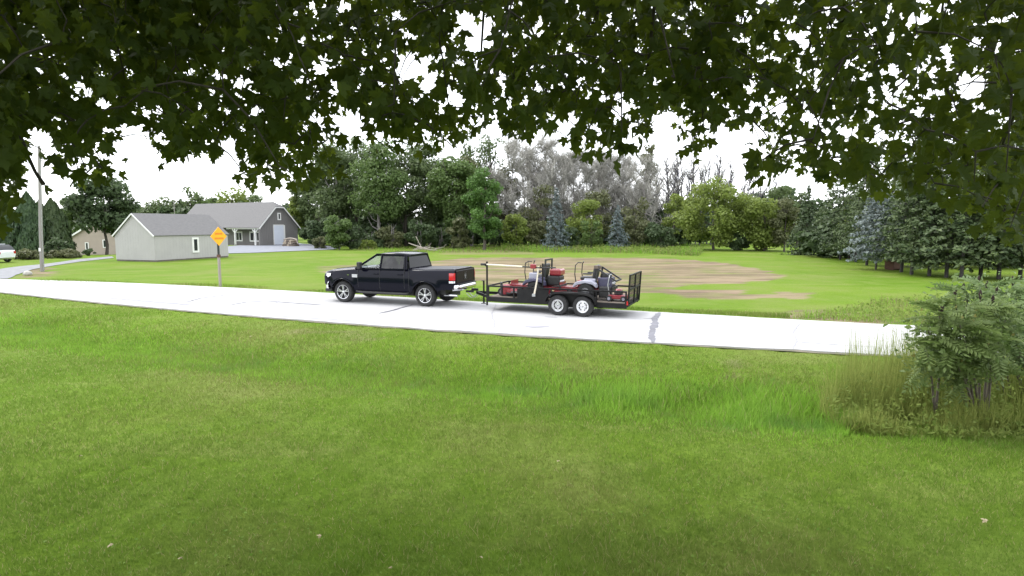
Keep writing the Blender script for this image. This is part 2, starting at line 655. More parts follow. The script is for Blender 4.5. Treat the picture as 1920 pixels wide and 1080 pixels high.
def sheet(name, pix, mat, lift, label, sub=4):
    P = [gz(*p) for p in pix]
    bm = bmesh.new()
    vs = [bm.verts.new((p.x, p.y, 0)) for p in P]
    bm.faces.new(vs)
    bmesh.ops.triangulate(bm, faces=bm.faces)
    bmesh.ops.subdivide_edges(bm, edges=bm.edges, cuts=sub, use_grid_fill=True)
    for v in bm.verts:
        v.co.z = hz(v.co.x, v.co.y) + lift
    me = bpy.data.meshes.new(name)
    bm.normal_update()
    bm.to_mesh(me)
    bm.free()
    o = bpy.data.objects.new(name, me)
    COL.objects.link(o)
    me.materials.append(MATS[mat])
    tag(o, label, kind='structure')
    return o
sheet('driveway', [(-160, 528), (-160, 505), (0, 505), (45, 499), (88, 495), (150, 486), (210, 481), (214, 484), (150, 491), (92, 500), (60, 506), (30, 516), (14, 523.2), (-80, 521)], 'asphalt_drive', 0.03,
      'grey driveway curving off the road past the utility pole', 5)
sheet('gravel_yard', [(405, 476), (418, 463), (470, 459), (560, 456.5), (600, 460), (640, 465), (625, 468), (560, 471), (480, 474.5)], 'gravel_apron', 0.05,
      'blue-grey gravel yard in front of the dark barn', 4)

# ------------------------------------------------------------------ buildings
pmat('shed_siding', (0.385, 0.372, 0.37), (0.355, 0.345, 0.342), scale=1.2, rough=0.8)
pmat('roof_shingle', (0.146, 0.143, 0.145), (0.118, 0.116, 0.118), scale=4, rough=0.9, bump=0.3, stretch=(1, 1, 3))
pmat('barn_siding', (0.185, 0.178, 0.172), (0.145, 0.14, 0.136), scale=3, rough=0.85, stretch=(6, 6, 0.3))
pmat('white_trim', (0.72, 0.72, 0.70), (0.66, 0.66, 0.65), scale=3, rough=0.6)
pmat('white_door', (0.62, 0.66, 0.74), (0.58, 0.62, 0.70), scale=1.5, rough=0.5)
pmat('dark_pane', (0.02, 0.022, 0.025), (0.03, 0.035, 0.04), scale=2, rough=0.08)
pmat('tan_siding', (0.36, 0.30, 0.255), (0.32, 0.27, 0.235), scale=1.5, rough=0.85)
pmat('foundation', (0.15, 0.13, 0.11), (0.10, 0.09, 0.08), scale=3, rough=0.95)
pmat('red_brick', (0.22, 0.10, 0.07), (0.17, 0.085, 0.06), scale=4, rough=0.9)

def poly_obj(name, pts, mat, parent, thick=0.0, faces=None):
    o = MB().add(pts, faces or [tuple(range(len(pts)))]).build(name, mat, parent, fix=False)
    if thick:
        s = o.modifiers.new('thick', 'SOLIDIFY')
        s.thickness = thick
        s.offset = -1
    return o

def window(parent, M, wd, ht, grid=(1, 1), fr=0.12, dep=0.07, name='window'):
    """frame in local xz plane facing -y, centred on M"""
    w_ = MB()
    for sx in (-1, 1):
        w_.box((sx * (wd / 2 - fr / 2), 0, 0), (fr, dep, ht))
    for sz in (-1, 1):
        w_.box((0, 0, sz * (ht / 2 - fr / 2)), (wd - 2 * fr - 0.004, dep - 0.004, fr))
    for i in range(1, grid[0]):
        w_.box((-wd / 2 + fr + (wd - 2 * fr) * i / grid[0], 0, 0), (0.08, dep - 0.01, ht - 2 * fr - 0.004))
    for i in range(1, grid[1]):
        w_.box((0, 0, -ht / 2 + fr + (ht - 2 * fr) * i / grid[1]), (wd - 2 * fr - 0.004, dep - 0.012, 0.07))
    o = w_.build(name, 'white_trim', parent)
    o.matrix_local = M
    iw, ih = (wd - 2 * fr) / grid[0], (ht - 2 * fr) / grid[1]
    for i in range(grid[0]):
        for j in range(grid[1]):
            c = (-wd / 2 + fr + iw * (i + .5), 0.005, -ht / 2 + fr + ih * (j + .5))
            MB().box(c, (iw - 0.002, dep * 0.4, ih - 0.002)).build('pane', 'dark_pane', o)
    return o

def face_x(x, y, z):      # window whose front looks along +x (local)
    return Matrix.Translation((x, y, z)) @ Matrix.Rotation(R(90), 4, 'Z')

# --- pale shed beside the road
P0 = gnd(292, 491)
u = Vector((0.325, 0.946, 0)).normalized()
shed = empty('garden_shed', (P0.x, P0.y, 0), math.atan2(u.y, u.x) - R(90))
tag(shed, 'long pale grey shed with gable end and narrow white window, behind the yellow sign', 'shed')
W_, L_, EH, RH = 4.5, 7.8, 2.22, 4.0
prof = [(-W_, 0.12), (0, 0.12), (0, EH), (-W_ / 2, RH), (-W_, EH)]
MX = Matrix(((1, 0, 0, 0), (0, 0, 1, 0), (0, 1, 0, 0), (0, 0, 0, 1)))
MB().prism(prof, L_, MX).build('wall', 'shed_siding', shed)
MB().box((-W_ / 2, L_ / 2, 0.02), (W_ - 0.06, L_ - 0.06, 0.26)).build('foundation', 'foundation', shed)
ov = 0.12
sl = (RH - EH) / (W_ / 2)
rf = poly_obj('roof', [(-W_ / 2, -ov, RH + .05), (ov, -ov, EH - ov * sl + .05), (ov, L_ + ov, EH - ov * sl + .05), (-W_ / 2, L_ + ov, RH + .05),
                       (-W_ - ov, -ov, EH - ov * sl + .05), (-W_ - ov, L_ + ov, EH - ov * sl + .05)], 'roof_shingle', shed, 0.04, [(0, 1, 2, 3), (0, 3, 5, 4)])
t1 = MB()
t1.bar((ov, -ov - .02, EH - ov * sl - .02), (-W_ / 2, -ov - .02, RH - .02), 0.04, 0.10)
t1.bar((-W_ - ov, -ov - .022, EH - ov * sl - .02), (-W_ / 2, -ov - .022, RH - .02), 0.04, 0.10)
t1.build('rake_trim', 'white_trim', shed)
MB().box((0.012, 0.05, EH / 2 + .05), (0.03, 0.1, EH - 0.16)).box((-0.05, -0.012, EH / 2 + .05), (0.1, 0.03, EH - 0.16)).build('corner_trim', 'shed_siding', shed)
window(shed, face_x(0.03, 4.05, 1.28), 0.72, 1.36, fr=0.17)
seam = MB()
for i in range(1, 26):
    seam.box((0.001, i * 0.3, EH / 2 + .1), (0.008, 0.02, EH - 0.2))
for i in range(1, 15):
    x = -i * 0.3
    hgt = EH + (RH - EH) * (1 - abs(x + W_ / 2) / (W_ / 2))
    seam.box((x, -0.001, hgt / 2 + .06), (0.02, 0.008, hgt - 0.14))
tag(seam.build('siding_batten', 'shed_siding', shed), kind='stuff')

# --- dark barn
Q0 = gnd(488, 461)
vdir = Vector((0.485, 0.875, 0)).normalized()
barn = empty('barn', (Q0.x, Q0.y, 0), math.atan2(vdir.y, vdir.x))
tag(barn, 'dark grey barn with clipped gable, white sliding door and open porch', 'barn')
W_, L_, EH, RH, CZ = 7.0, 20.0, 2.85, 6.45, 5.75
k = (RH - EH) / (W_ / 2)
cx0 = (CZ - EH) / k
MB().prism([(0, 0), (W_, 0), (W_, EH), (W_ - cx0, CZ), (cx0, CZ), (0, EH)], 0.3, MX).build('gable_wall', 'barn_siding', barn)
MB().prism([(1.7, 0), (W_ - .02, 0), (W_ - .02, EH - .1), (W_ / 2, RH - .5), (1.7, EH + 1.4)], L_ - 0.3,
           Matrix.Translation((0, 0.3, 0)) @ MX).build('wall', 'barn_siding', barn)
ov = 0.3
e = 0.07
rp = [(-ov, -ov, EH - ov * k + e), (cx0 - .05, -ov, CZ + e - .05 * k), (W_ / 2, 1.0, RH + e), (W_ / 2, L_ + ov, RH + e), (-ov, L_ + ov, EH - ov * k + e),
      (W_ + ov, -ov, EH - ov * k + e), (W_ - cx0 + .05, -ov, CZ + e - .05 * k), (W_ + ov, L_ + ov, EH - ov * k + e)]
poly_obj('roof', rp, 'roof_shingle', barn, 0.06, [(0, 4, 3, 2, 1), (5, 6, 2, 3, 7), (1, 2, 6)])
tr = MB()
tr.bar((-ov, -ov - .03, EH - ov * k - .03), (cx0 - .05, -ov - .03, CZ - .05 * k - .02), 0.05, 0.17)
tr.bar((W_ + ov, -ov - .03, EH - ov * k - .03), (W_ - cx0 + .05, -ov - .03, CZ - .05 * k - .02), 0.05, 0.17)
tr.bar((cx0 - .05, -ov - .034, CZ - .07), (W_ - cx0 + .05, -ov - .034, CZ - .07), 0.05, 0.15)
tr.build('rake_trim', 'white_trim', barn)
MB().box((3.35, -0.05, 1.55), (1.75, 0.08, 2.9)).build('sliding_door', 'white_door', barn)
dt = MB()
dt.box((4.36, -0.06, 1.55), (0.26, 0.1, 3.0)).box((3.35, -0.062, 3.06), (1.9, 0.1, 0.12)).box((2.43, -0.055, 1.55), (0.09, 0.09, 3.0))
dt.build('door_trim', 'white_trim', barn)
window(barn, Matrix.Translation((3.55, -0.04, 4.35)), 0.62, 1.1, fr=0.17, name='window')
MB().box((0.0, 3.7, EH - .25), (0.22, 7.6, 0.3)).build('porch_beam', 'white_trim', barn)
MB().box((0.9, 3.8, 0.05), (2.0, 7.0, 0.1)).build('porch_floor', 'foundation', barn)
for py in (1.0, 5.6):
    MB().box((0, py, 1.25), (0.2, 0.2, 2.4)).bar((0, py - .6, 2.4), (0, py, 1.85), 0.12).bar((0, py + .6, 2.4), (0, py, 1.85), 0.12).build('porch_post', 'white_trim', barn)
window(barn, Matrix.Translation((1.68, 3.2, 1.3)) @ Matrix.Rotation(R(-90), 4, 'Z'), 2.6, 1.55, grid=(3, 1), fr=0.2)
window(barn, Matrix.Translation((1.68, 7.0, 1.3)) @ Matrix.Rotation(R(-90), 4, 'Z'), 1.6, 1.5, grid=(2, 1), fr=0.18)
MB().tube([(W_ / 2, 1.4, RH), (W_ / 2, 1.4, RH + .75)], 0.05).build('roof_vent', 'white_trim', barn)
bat = MB()
for i in range(1, 23):
    x = i * 0.3
    hh = min(EH + k * x, EH + k * (W_ - x), CZ) - .12
    if 2.3 < x < 4.6:
        bat.box((x, -0.006, (hh + 3.2) / 2), (0.05, 0.03, max(.1, hh - 3.2)))
    else:
        bat.box((x, -0.006, hh / 2), (0.05, 0.03, hh))
tag(bat.build('batten', 'barn_siding', barn), kind='stuff')

# porch furniture and the log stack by the barn
pmat('log_bark', (0.17, 0.135, 0.11), (0.10, 0.08, 0.065), scale=7, rough=0.95)
pmat('log_end', (0.36, 0.30, 0.23), (0.30, 0.25, 0.19), scale=9, rough=0.9)
pmat('pale_wood', (0.36, 0.32, 0.28), (0.27, 0.24, 0.205), scale=6, rough=0.9)
wp = empty('firewood_pile', tuple(gz(545, 462)), R(-30))
tag(wp, 'rounded stack of cut logs at the corner of the dark barn', 'firewood')
rnd = random.Random(4)
for row, n in ((0, 7), (1, 6), (2, 4)):
    for i in range(n):
        x = (i - (n - 1) / 2) * 0.36
        MB().tube([(x, -0.5, .17 + row * .31), (x + .04, 0.5, .17 + row * .31)], 0.165 + rnd.uniform(-.02, .02), 9).build('log', 'log_bark' if rnd.random() < .6 else 'log_end', wp)
arch = [(-1.35 + 2.7 * i / 10, 0, 1.0 + .18 * math.sin(math.pi * i / 10)) for i in range(11)]
arch = [(-1.5, 0, .35)] + arch + [(1.55, 0, .4)]
MB().tube(arch, 0.09, 7).build('top_limb', 'pale_wood', wp)

# --- far tan house
hx, hy = at(134, 450, 80).x, 80.0
hs = empty('house', (hx, hy, hz(hx, hy)), R(8))
tag(hs, 'tan gabled house behind the evergreens near the utility pole', 'house')
W_, L_, EH, RH = 6.6, 9.0, 2.45, 4.25
MB().prism([(0, 0), (W_, 0), (W_, EH), (W_ * .42, RH), (0, EH)], L_, MX).build('wall', 'tan_siding', hs)
poly_obj('roof', [(W_ * .42, -.3, RH + .08), (-.35, -.3, EH - .15), (-.35, L_ + .3, EH - .15), (W_ * .42, L_ + .3, RH + .08), (W_ + .35, -.3, EH - .1), (W_ + .35, L_ + .3, EH - .1)],
         'roof_shingle', hs, 0.1, [(0, 3, 2, 1), (0, 4, 5, 3)])
MB().bar((-.35, -.33, EH - .22), (W_ * .42, -.33, RH), 0.05, 0.2).bar((W_ + .35, -.33, EH - .18), (W_ * .42, -.33, RH), 0.05, 0.2).build('rake_trim', 'white_trim', hs)
window(hs, Matrix.Translation((1.9, -.04, 1.2)), 0.45, 1.0, fr=0.1)
window(hs, Matrix.Translation((4.2, -.04, 1.5)), 0.6, 1.1, fr=0.1)
MB().box((-.45, 2.2, 1.2), (0.9, 4.4, 2.4)).build('side_wing', 'white_trim', hs)
MB().box((6.15, -0.06, 1.15), (0.5, 0.1, 2.3)).build('corner_panel', 'white_trim', hs)

# --- white outbuilding glimpsed between the pine trunks
sp = at(1607, 480, 62)
ob = empty('outbuilding', (sp.x - 1.2, sp.y, 0), R(-20))
tag(ob, 'small white outbuilding glimpsed between the pine trunks', 'outbuilding')
MB().prism([(0, 0), (3, 0), (3, 2.0), (1.5, 2.9), (0, 2.0)], 4, MX).build('wall', 'white_trim', ob)
poly_obj('roof', [(1.5, -.2, 2.98), (-.25, -.2, 1.92), (-.25, 4.2, 1.92), (1.5, 4.2, 2.98), (3.25, -.2, 1.92), (3.25, 4.2, 1.92)], 'roof_shingle', ob, 0.08, [(0, 3, 2, 1), (0, 4, 5, 3)])
MB().box((1.5, -.04, .95), (0.9, .07, 1.9)).build('door', 'barn_siding', ob)
pmat('rust', (0.12, 0.062, 0.042), (0.085, 0.045, 0.032), scale=8, rough=0.9)
bp = gz(1676, 506)
bn = empty('rusty_bin', tuple(bp), R(15))
tag(bn, 'low rusty metal bin on the grass behind the pine trunks', 'bin')
MB().box((0, 0, .32), (0.9, .7, .5)).build('body', 'rust', bn, bevel=.03)
MB().box((0, 0, .59), (0.98, .78, .05)).build('rim', 'rust', bn, bevel=.01)
MB().box((-.35, 0, .035), (.1, .6, .07)).box((.35, 0, .035), (.1, .6, .07)).build('skid', 'rust', bn)

# ------------------------------------------------------------------ warning sign
pmat('sign_yellow', (0.86, 0.40, 0.012), (0.82, 0.36, 0.010), scale=3, rough=0.45)
pmat('sign_amber', (0.62, 0.19, 0.008), (0.66, 0.22, 0.01), scale=9, rough=0.5)
pmat('weathered_post', (0.30, 0.27, 0.23), (0.22, 0.20, 0.17), scale=5, rough=0.9, stretch=(4, 4, .4))
pmat('dark_metal', (0.05, 0.055, 0.05), (0.035, 0.04, 0.04), scale=8, rough=0.6, metal=0.6)
pmat('galv', (0.42, 0.43, 0.44), (0.36, 0.37, 0.38), scale=12, rough=0.45, metal=0.8)
sb = gz(414, 537.5)
sg = empty('warning_sign', tuple(sb), R(66))
tag(sg, 'yellow diamond road sign on a wooden post across the road', 'sign')
ps = MB()
ps.box((0, 0.03, 0.75), (0.10, 0.10, 1.56))
ps.build('post', 'weathered_post', sg, bevel=.008)
MB().box((0, 0.03, 1.85), (0.075, 0.075, 1.35)).build('upper_post', 'dark_metal', sg)
MB().box((0, 0.03, 1.53), (0.13, 0.13, 0.14)).build('bracket', 'rust', sg)
a = 0.465
rc = 0.05
dia = []
for q in range(4):
    ang = R(90 * q)
    for da in (-rc, 0, rc):
        d = Vector((math.cos(ang), math.sin(ang))) * (a - abs(da) * .25 - (0.0 if da == 0 else 0.05)) + Vector((-math.sin(ang), math.cos(ang))) * da * 1.3
        dia.append((d.x, d.y))
plate = MB().prism(dia, 0.012, Matrix.Translation((0, -0.03, 2.5)) @ Matrix.Rotation(R(90), 4, 'X')).build('sign_plate', 'sign_yellow', sg)
for zz, wd, ht in ((0.13, 0.42, 0.10), (-0.10, 0.48, 0.10)):
    lt = MB()
    x = -wd / 2
    rnd = random.Random(int(wd * 100))
    while x < wd / 2 - .02:
        ww = rnd.uniform(.055, .085)
        lt.box((x + ww / 2, -0.046, 2.5 + zz), (ww * 1.02, 0.003, ht * rnd.uniform(.9, 1.0)))
        x += ww
    lt.build('faded_lettering', 'sign_amber', plate)

# ------------------------------------------------------------------ utility poles
pmat('pole_wood', (0.27, 0.255, 0.24), (0.20, 0.19, 0.175), scale=4, rough=0.9, stretch=(5, 5, .3))
pb = gz(79, 509)
up = empty('utility_pole', tuple(pb))
tag(up, 'tall weathered wooden utility pole beside the driveway mouth', 'utility pole')
MB().tube([(0, 0, -.2), (0.16, 0, 3), (0.36, 0, 6), (0.5, 0, 8.15)], [.12, .11, .095, .08], 12).build('pole', 'pole_wood', up, smooth=40)
MB().tube([(.5, 0, 8.1), (.5, 0, 8.32)], [.035, .05], 8).build('insulator', 'galv', up)
MB().box((0.08, -.15, 1.45), (.13, .02, .22)).build('number_tag', 'white_trim', up)
MB().tube([(.14, -.06, .1), (.33, -.06, 4), (.56, -.05, 7.9)], .014, 5).build('ground_wire', 'galv', up)
MB().tube([(.43, 0, 7.0), (.65, .02, 7.35), (.8, .05, 7.7)], .022, 6).build('conduit_arm', 'galv', up)
mp_ = at(326, 380, 105)
ms_ = empty('antenna_mast', (mp_.x, mp_.y, hz(mp_.x, mp_.y)))
tag(ms_, 'thin dark mast rising behind the low grey roofs', 'mast')
MB().tube([(0, 0, 0), (0, 0, 8.6)], [.11, .06], 8).build('pole', 'pole_wood', ms_)
MB().bar((-.35, 0, 7.6), (.35, 0, 7.6), .06).build('crossarm', 'pole_wood', ms_)

# stone by the driveway mouth
def rock(name, c, r, seed, mat, label, cat, group=None):
    bm = bmesh.new()
    bmesh.ops.create_icosphere(bm, subdivisions=2, radius=1)
    for v in bm.verts:
        f = 1 + .28 * mnoise.noise(v.co * 1.3 + Vector((seed, 0, 0)))
        v.co = Vector((v.co.x * r[0] * f, v.co.y * r[1] * f, max(-.3 * r[2], v.co.z * r[2] * f)))
    me = bpy.data.meshes.new(name)
    bm.to_mesh(me)
    bm.free()
    me.shade_smooth()
    me.materials.append(MATS[mat])
    o = bpy.data.objects.new(name, me)
    COL.objects.link(o)
    o.location = c
    tag(o, label, cat, group)
    return o
pmat('pale_stone', (0.44, 0.43, 0.39), (0.30, 0.29, 0.26), scale=5, rough=0.9)
p = gz(52, 517)
rock('boulder', p + Vector((0, 0, .12)), (.26, .22, .22), 2, 'pale_stone', 'pale round stone beside the driveway mouth near the utility pole', 'stone')
p = gz(1270, 476)

# ------------------------------------------------------------------ brush pile in front of the wood
bp = gz(790, 471)
br = empty('brush_pile', tuple(bp))
tag(br, 'tangle of bleached fallen limbs at the edge of the wood behind the pickup', 'brush pile')
for pts, r_ in (([(-1.5, 0, .95), (-.6, 0.1, .62), (.4, 0, .35), (1.0, -.1, .08)], (.06, .10, .11, .09)),
                ([(-.65, .2, 1.75), (-.35, .2, 1.1), (-.05, .2, .5), (.1, .2, .1)], (.045, .07, .08, .09)),
                ([(-.5, -.2, .4), (.3, -.2, .45), (.9, -.1, .62), (1.2, 0, .95)], (.06, .05, .04, .02)),
                ([(.2, .3, .3), (1.2, .3, .38), (2.4, .2, .22)], (.07, .06, .03)),
                ([(-1.1, .4, .15), (-.2, .5, .42), (1.7, .5, .30)], (.06, .06, .03)),
                ([(.5, -.5, .1), (1.0, -.4, .5), (1.15, -.3, .62)], (.05, .04, .02)),
                ([(1.4, .1, .1), (1.9, .2, .35), (2.6, .3, .48), (2.9, .3, .8)], (.05, .045, .03, .02)),
                ([(-.3, 0, .2), (.5, .1, .22), (1.9, 0, .10)], (.10, .10, .07)),
                ([(-.9, -.3, .1), (0, -.3, .32), (1.3, -.4, .12)], (.09, .08, .05))):
    MB().tube(pts, [q_ * .7 for q_ in r_], 7).build('limb', 'pale_wood', br, smooth=True)

# ------------------------------------------------------------------ parked white car at the left edge
pmat('car_white', (0.68, 0.72, 0.74), (0.64, 0.68, 0.70), scale=2, rough=0.25, coat=1.0)
pmat('tyre', (0.018, 0.018, 0.019), (0.03, 0.03, 0.03), scale=8, rough=0.85)
pmat('black_plastic', (0.015, 0.015, 0.016), (0.022, 0.022, 0.023), scale=9, rough=0.55)
pmat('tail_red', (0.42, 0.008, 0.012), (0.35, 0.006, 0.01), scale=5, rough=0.15, coat=1.0)
cp = gz(6, 493)
car = empty("parked_car", (cp.x - 2.1, cp.y + .6, cp.z), R(-4))
tag(car, 'white hatchback parked at the left edge before the dark evergreens', 'car')
rows = []
for x, zb, zt, hw in ((-2.15, .45, .62, .70), (-2.1, .3, .8, .80), (-1.6, .25, .95, .87), (-.8, .22, 1.0, .88), (.6, .22, 1.0, .88), (1.5, .24, 1.02, .87), (2.0, .3, 1.0, .83), (2.12, .42, .85, .76)):
    rows.append([(x, -hw * .9, zb), (x, -hw, (zb + zt) / 2), (x, -hw * .96, zt), (x, 0, zt + .03), (x, hw * .96, zt), (x, hw, (zb + zt) / 2), (x, hw * .9, zb)])
MB().grid(rows, closed=True).add([rows[0][i] for i in range(7)], [tuple(range(7))]).add([rows[-1][i] for i in range(7)], [tuple(range(7))]).build('body', 'car_white', car, smooth=45)
cb = []
for z, xf, xr, hw in ((1.0, -1.05, 2.0, .80), (1.25, -.6, 1.92, .74), (1.46, -.1, 1.7, .64), (1.5, .2, 1.45, .45)):
    cb.append([(xf, -hw, z), (xr, -hw, z), (xr, hw, z), (xf, hw, z)])
MB().grid(cb, closed=True).add(cb[-1], [(0, 1, 2, 3)]).build('cabin', 'dark_pane', car, smooth=30)
MB().box((.7, 0, 1.515), (1.5, 1.15, .035)).build('roof', 'car_white', car, bevel=.01)
for x in (-1.35, 1.3):
    for y in (-.8, .8):
        MB().lathe([(.17, -.09), (.30, -.1), (.315, -.06), (.315, .06), (.30, .1), (.17, .09)], 18, Matrix.Translation((x, y, .315)), close=True).build('wheel', 'tyre', car, smooth=40)
for y in (-.68, .68):
    MB().box((2.09, y, .82), (.08, .2, .22)).build('tail_lamp', 'tail_red', car, bevel=.02)

# ------------------------------------------------------------------ pickup truck
pmat('truck_paint', (0.0026, 0.003, 0.0085), (0.003, 0.0034, 0.0095), scale=2, rough=0.16, coat=0.18, spec=0.10)
pmat('chrome', (0.75, 0.76, 0.78), (0.68, 0.69, 0.71), scale=6, rough=0.12, metal=1.0)
pmat('alloy', (0.62, 0.62, 0.64), (0.52, 0.52, 0.55), scale=9, rough=0.22, metal=0.9)
pmat('mower_grey_badge', (0.5, 0.5, 0.5), (0.4, 0.4, 0.42), scale=20, rough=0.4)
pmat('headlamp', (0.80, 0.82, 0.84), (0.74, 0.76, 0.78), scale=9, rough=0.1, coat=1.0)
pmat('brake_lamp', (0.36, 0.006, 0.014), (0.30, 0.005, 0.012), scale=9, rough=0.15, coat=1.0, emit=((1.0, 0.02, 0.06), 0.07))
pmat('seat_fabric', (0.06, 0.06, 0.065), (0.045, 0.045, 0.05), scale=9, rough=0.9)
pmat('tonneau', (0.06, 0.06, 0.075), (0.07, 0.07, 0.085), scale=5, rough=0.4, coat=0.5)
glassmat('glass_clear', (0.86, 0.92, 0.92), 0.13)
pmat('glass_rear', (0.004, 0.004, 0.005), (0.006, 0.006, 0.007), scale=3, rough=0.12, spec=0.16)
glassmat('glass_dark', (0.05, 0.055, 0.06), 0.075)

def wheel(parent, loc, R_, wd, rim_r, style, side=1, mat='alloy', name='wheel'):
    """wheel with its axle along local y, outer face towards side*y"""
    w_ = empty(name, loc)
    w_.parent = parent
    h = wd / 2
    MB().lathe([(rim_r, -h * .8), (rim_r + .02, -h), (R_ * .9, -h), (R_ * .975, -h * .75), (R_, -h * .4), (R_, h * .4), (R_ * .975, h * .75), (R_ * .9, h), (rim_r + .02, h), (rim_r, h * .8)], 40,
               close=True).build('tyre', 'tyre', w_, smooth=35)
    s = side
    rim = MB()
    rim.lathe([(rim_r * 1.0, s * h * .95), (rim_r * .93, s * h * .90), (rim_r * .90, s * h * .3), (rim_r * .88, -s * h * .7)], 36)
    if style == 'spoke5':
        for q in range(5):
            a = 2 * math.pi * q / 5 + .3
            for da in (-.17, .17):
                d = Vector((math.cos(a + da * .35), 0, math.sin(a + da * .35)))
                e_ = Vector((math.cos(a + da), 0, math.sin(a + da)))
                rim.bar(d * rim_r * .18 + Vector((0, s * h * .62, 0)), e_ * rim_r * .93 + Vector((0, s * h * .74, 0)), rim_r * .17, rim_r * .12)
        rim.lathe([(0.001, s * h * .80), (rim_r * .20, s * h * .78), (rim_r * .25, s * h * .6), (rim_r * .25, 0)], 20)
    else:
        nh = 8
        # disc with round openings: ring segments between the holes
        for q in range(nh):
            a0 = 2 * math.pi * q / nh
            d = Vector((math.cos(a0), 0, math.sin(a0)))
            rim.bar(d * rim_r * .42 + Vector((0, s * h * .6, 0)), d * rim_r * .92 + Vector((0, s * h * .62, 0)), rim_r * (.40 if style == 'mod' else .30), rim_r * .05)
        rim.lathe([(rim_r * .70, s * h * .62), (rim_r * .93, s * h * .66)], 32)
        rim.lathe([(0.001, s * h * .70), (rim_r * .5, s * h * .64), (rim_r * .52, s * h * .5)], 24)
    rim.build('rim', mat, w_, smooth=30)
    MB().lathe([(rim_r * .89, -s * h * .15), (0.001, -s * h * .15)], 24).build('brake_disc', 'black_plastic', w_)
    cap = MB()
    cap.lathe([(0.001, s * h * .98), (rim_r * .13, s * h * .95), (rim_r * .16, s * h * .6)], 16)
    if style != 'spoke5':
        for q in range(5):
            a = 2 * math.pi * q / 5
            cap.lathe([(0.001, s * h * .76), (rim_r * .05, s * h * .74), (rim_r * .05, s * h * .6)], 6, Matrix.Translation((math.cos(a) * rim_r * .33, 0, math.sin(a) * rim_r * .33)))
    cap.build('hub_cap', 'galv' if style != 'spoke5' else 'chrome', w_, smooth=30)
    return w_

Fp, Rp = gnd(640, 567, 0.045), gnd(801.4, 575.5, 0.045)
hd = (Fp - Rp)
hd.z = 0
hd.normalize()
lf = Vector((-hd.y, hd.x, 0))          # left of the truck (towards the camera)
mid = (Fp + Rp) / 2
WB = 3.57
org = mid + hd * (WB / 2) - lf * 0.98     # front axle centre on the road
tk = empty('pickup_truck', (org.x, org.y, RZ + .02), math.atan2(hd.y, hd.x))
tag(tk, 'black crew-cab pickup truck with chrome wheels towing the trailer', 'pickup truck')

XF, XR = 0.93, -4.74
def z_top(x):
    return interp([-4.8, -2.93, -2.90, -0.75, -0.4, 0.1, 0.6, 0.85, 0.95], [1.365, 1.345, 1.345, 1.345, 1.325, 1.285, 1.225, 1.17, 1.08], x)
def z_bot(x):
    b = interp([-4.8, -4.25, -4.1, -3.0, -0.5, 0.5, 0.7, 1.0], [.66, .64, .56, .50, .50, .60, .66, .70], x)
    for ax in (0.0, -WB):
        dx = x - ax
        if abs(dx) < .53:
            b = max(b, .40 + math.sqrt(max(0, .53 ** 2 - dx * dx)) * .985)
    return b
def half_w(x, z):
    base = interp([.4, .6, .85, 1.0, 1.2, 1.45], [.93, .975, 1.0, 1.005, .985, .955], z)
    base *= interp([-4.8, -4.5, -4.2, .1, .5, .8, .95], [.965, .985, 1.0, 1.0, .975, .93, .86], x)
    for ax in (0.0, -WB):
        d = math.hypot(x - ax, z - .40)
        base += .03 * math.exp(-((d - .56) / .10) ** 2)
    return base
xs = sorted(set([round(v, 3) for v in np.linspace(XR, XF, 70)] + [round(ax + dx, 3) for ax in (0.0, -WB) for dx in np.linspace(-.53, .53, 23)] + [-2.93, -2.90]))
rows = []
for x in xs:
    zb, zt = z_bot(x), z_top(x)
    side = []
    for t_ in (0, .12, .3, .5, .7, .86, .95, 1.0):
        z = zb + (zt - zb) * t_
        side.append((x, half_w(x, z) - {.86: .008, .95: .028, 1.0: .062}.get(t_, 0), z))
    hood = x > -0.60
    wt = half_w(x, zt)
    cr = .045 if hood else 0.0
    top = [(x, wt * .90, zt + .012), (x, wt * .78, zt + .014 + cr * .4), (x, wt * .5, zt + .014 + cr * (1.0 if hood else 0)), (x, 0, zt + .014 + cr * .8)]
    half = side + top
    rows.append([(a, -b, c) for a, b, c in half] + [(a, b, c) for a, b, c in reversed(half[:-1])])
n_ = len(rows[0])
bd = MB().grid(rows)
bd.add(rows[0], [tuple(range(n_))]).add(rows[-1], [tuple(range(n_))])
body = bd.build('body', 'truck_paint', tk, smooth=38)
# underbody, wheel wells
MB().box((-1.85, 0, .62), (4.9, 1.5, .34)).build('underbody', 'black_plastic', tk)
MB().box((-1.85, 0, .40), (5.0, .9, .16)).build('chassis', 'black_plastic', tk)
# seams, handles, rocker
sm = MB()
for x, z0, z1 in ((-0.70, .62, 1.30), (-1.66, .52, 1.345), (-2.72, .62, 1.36), (-2.915, .52, 1.40)):
    prev = None
    for i in range(9):
        z = z0 + (z1 - z0) * i / 8
        pnt = Vector((x, half_w(x, z) + .001, z))
        if prev is not None:
            sm.bar(prev, pnt, .012, .008)
        prev = pnt
sm.build('door_seam', 'black_plastic', tk)
for x in (-1.50, -2.55):
    MB().box((x, half_w(x, 1.16) + .02, 1.16), (.22, .035, .04)).build('door_handle', 'truck_paint', tk, bevel=.012)
MB().tube([(-.62, .98, .47), (-.8, 1.03, .44), (-2.75, 1.03, .44), (-2.9, .98, .47)], .045, 8).build('side_step', 'black_plastic', tk, smooth=True)
for ax in (0.0, -WB):
    fl = [(ax + .545 * math.cos(a), half_w(ax + .545 * math.cos(a), .40 + .535 * math.sin(a)) + .004, .40 + .535 * math.sin(a)) for a in np.linspace(.12, math.pi - .12, 18)]
    MB().tube(fl, .018, 6).build('wheel_arch_lip', 'truck_paint', tk, smooth=True)
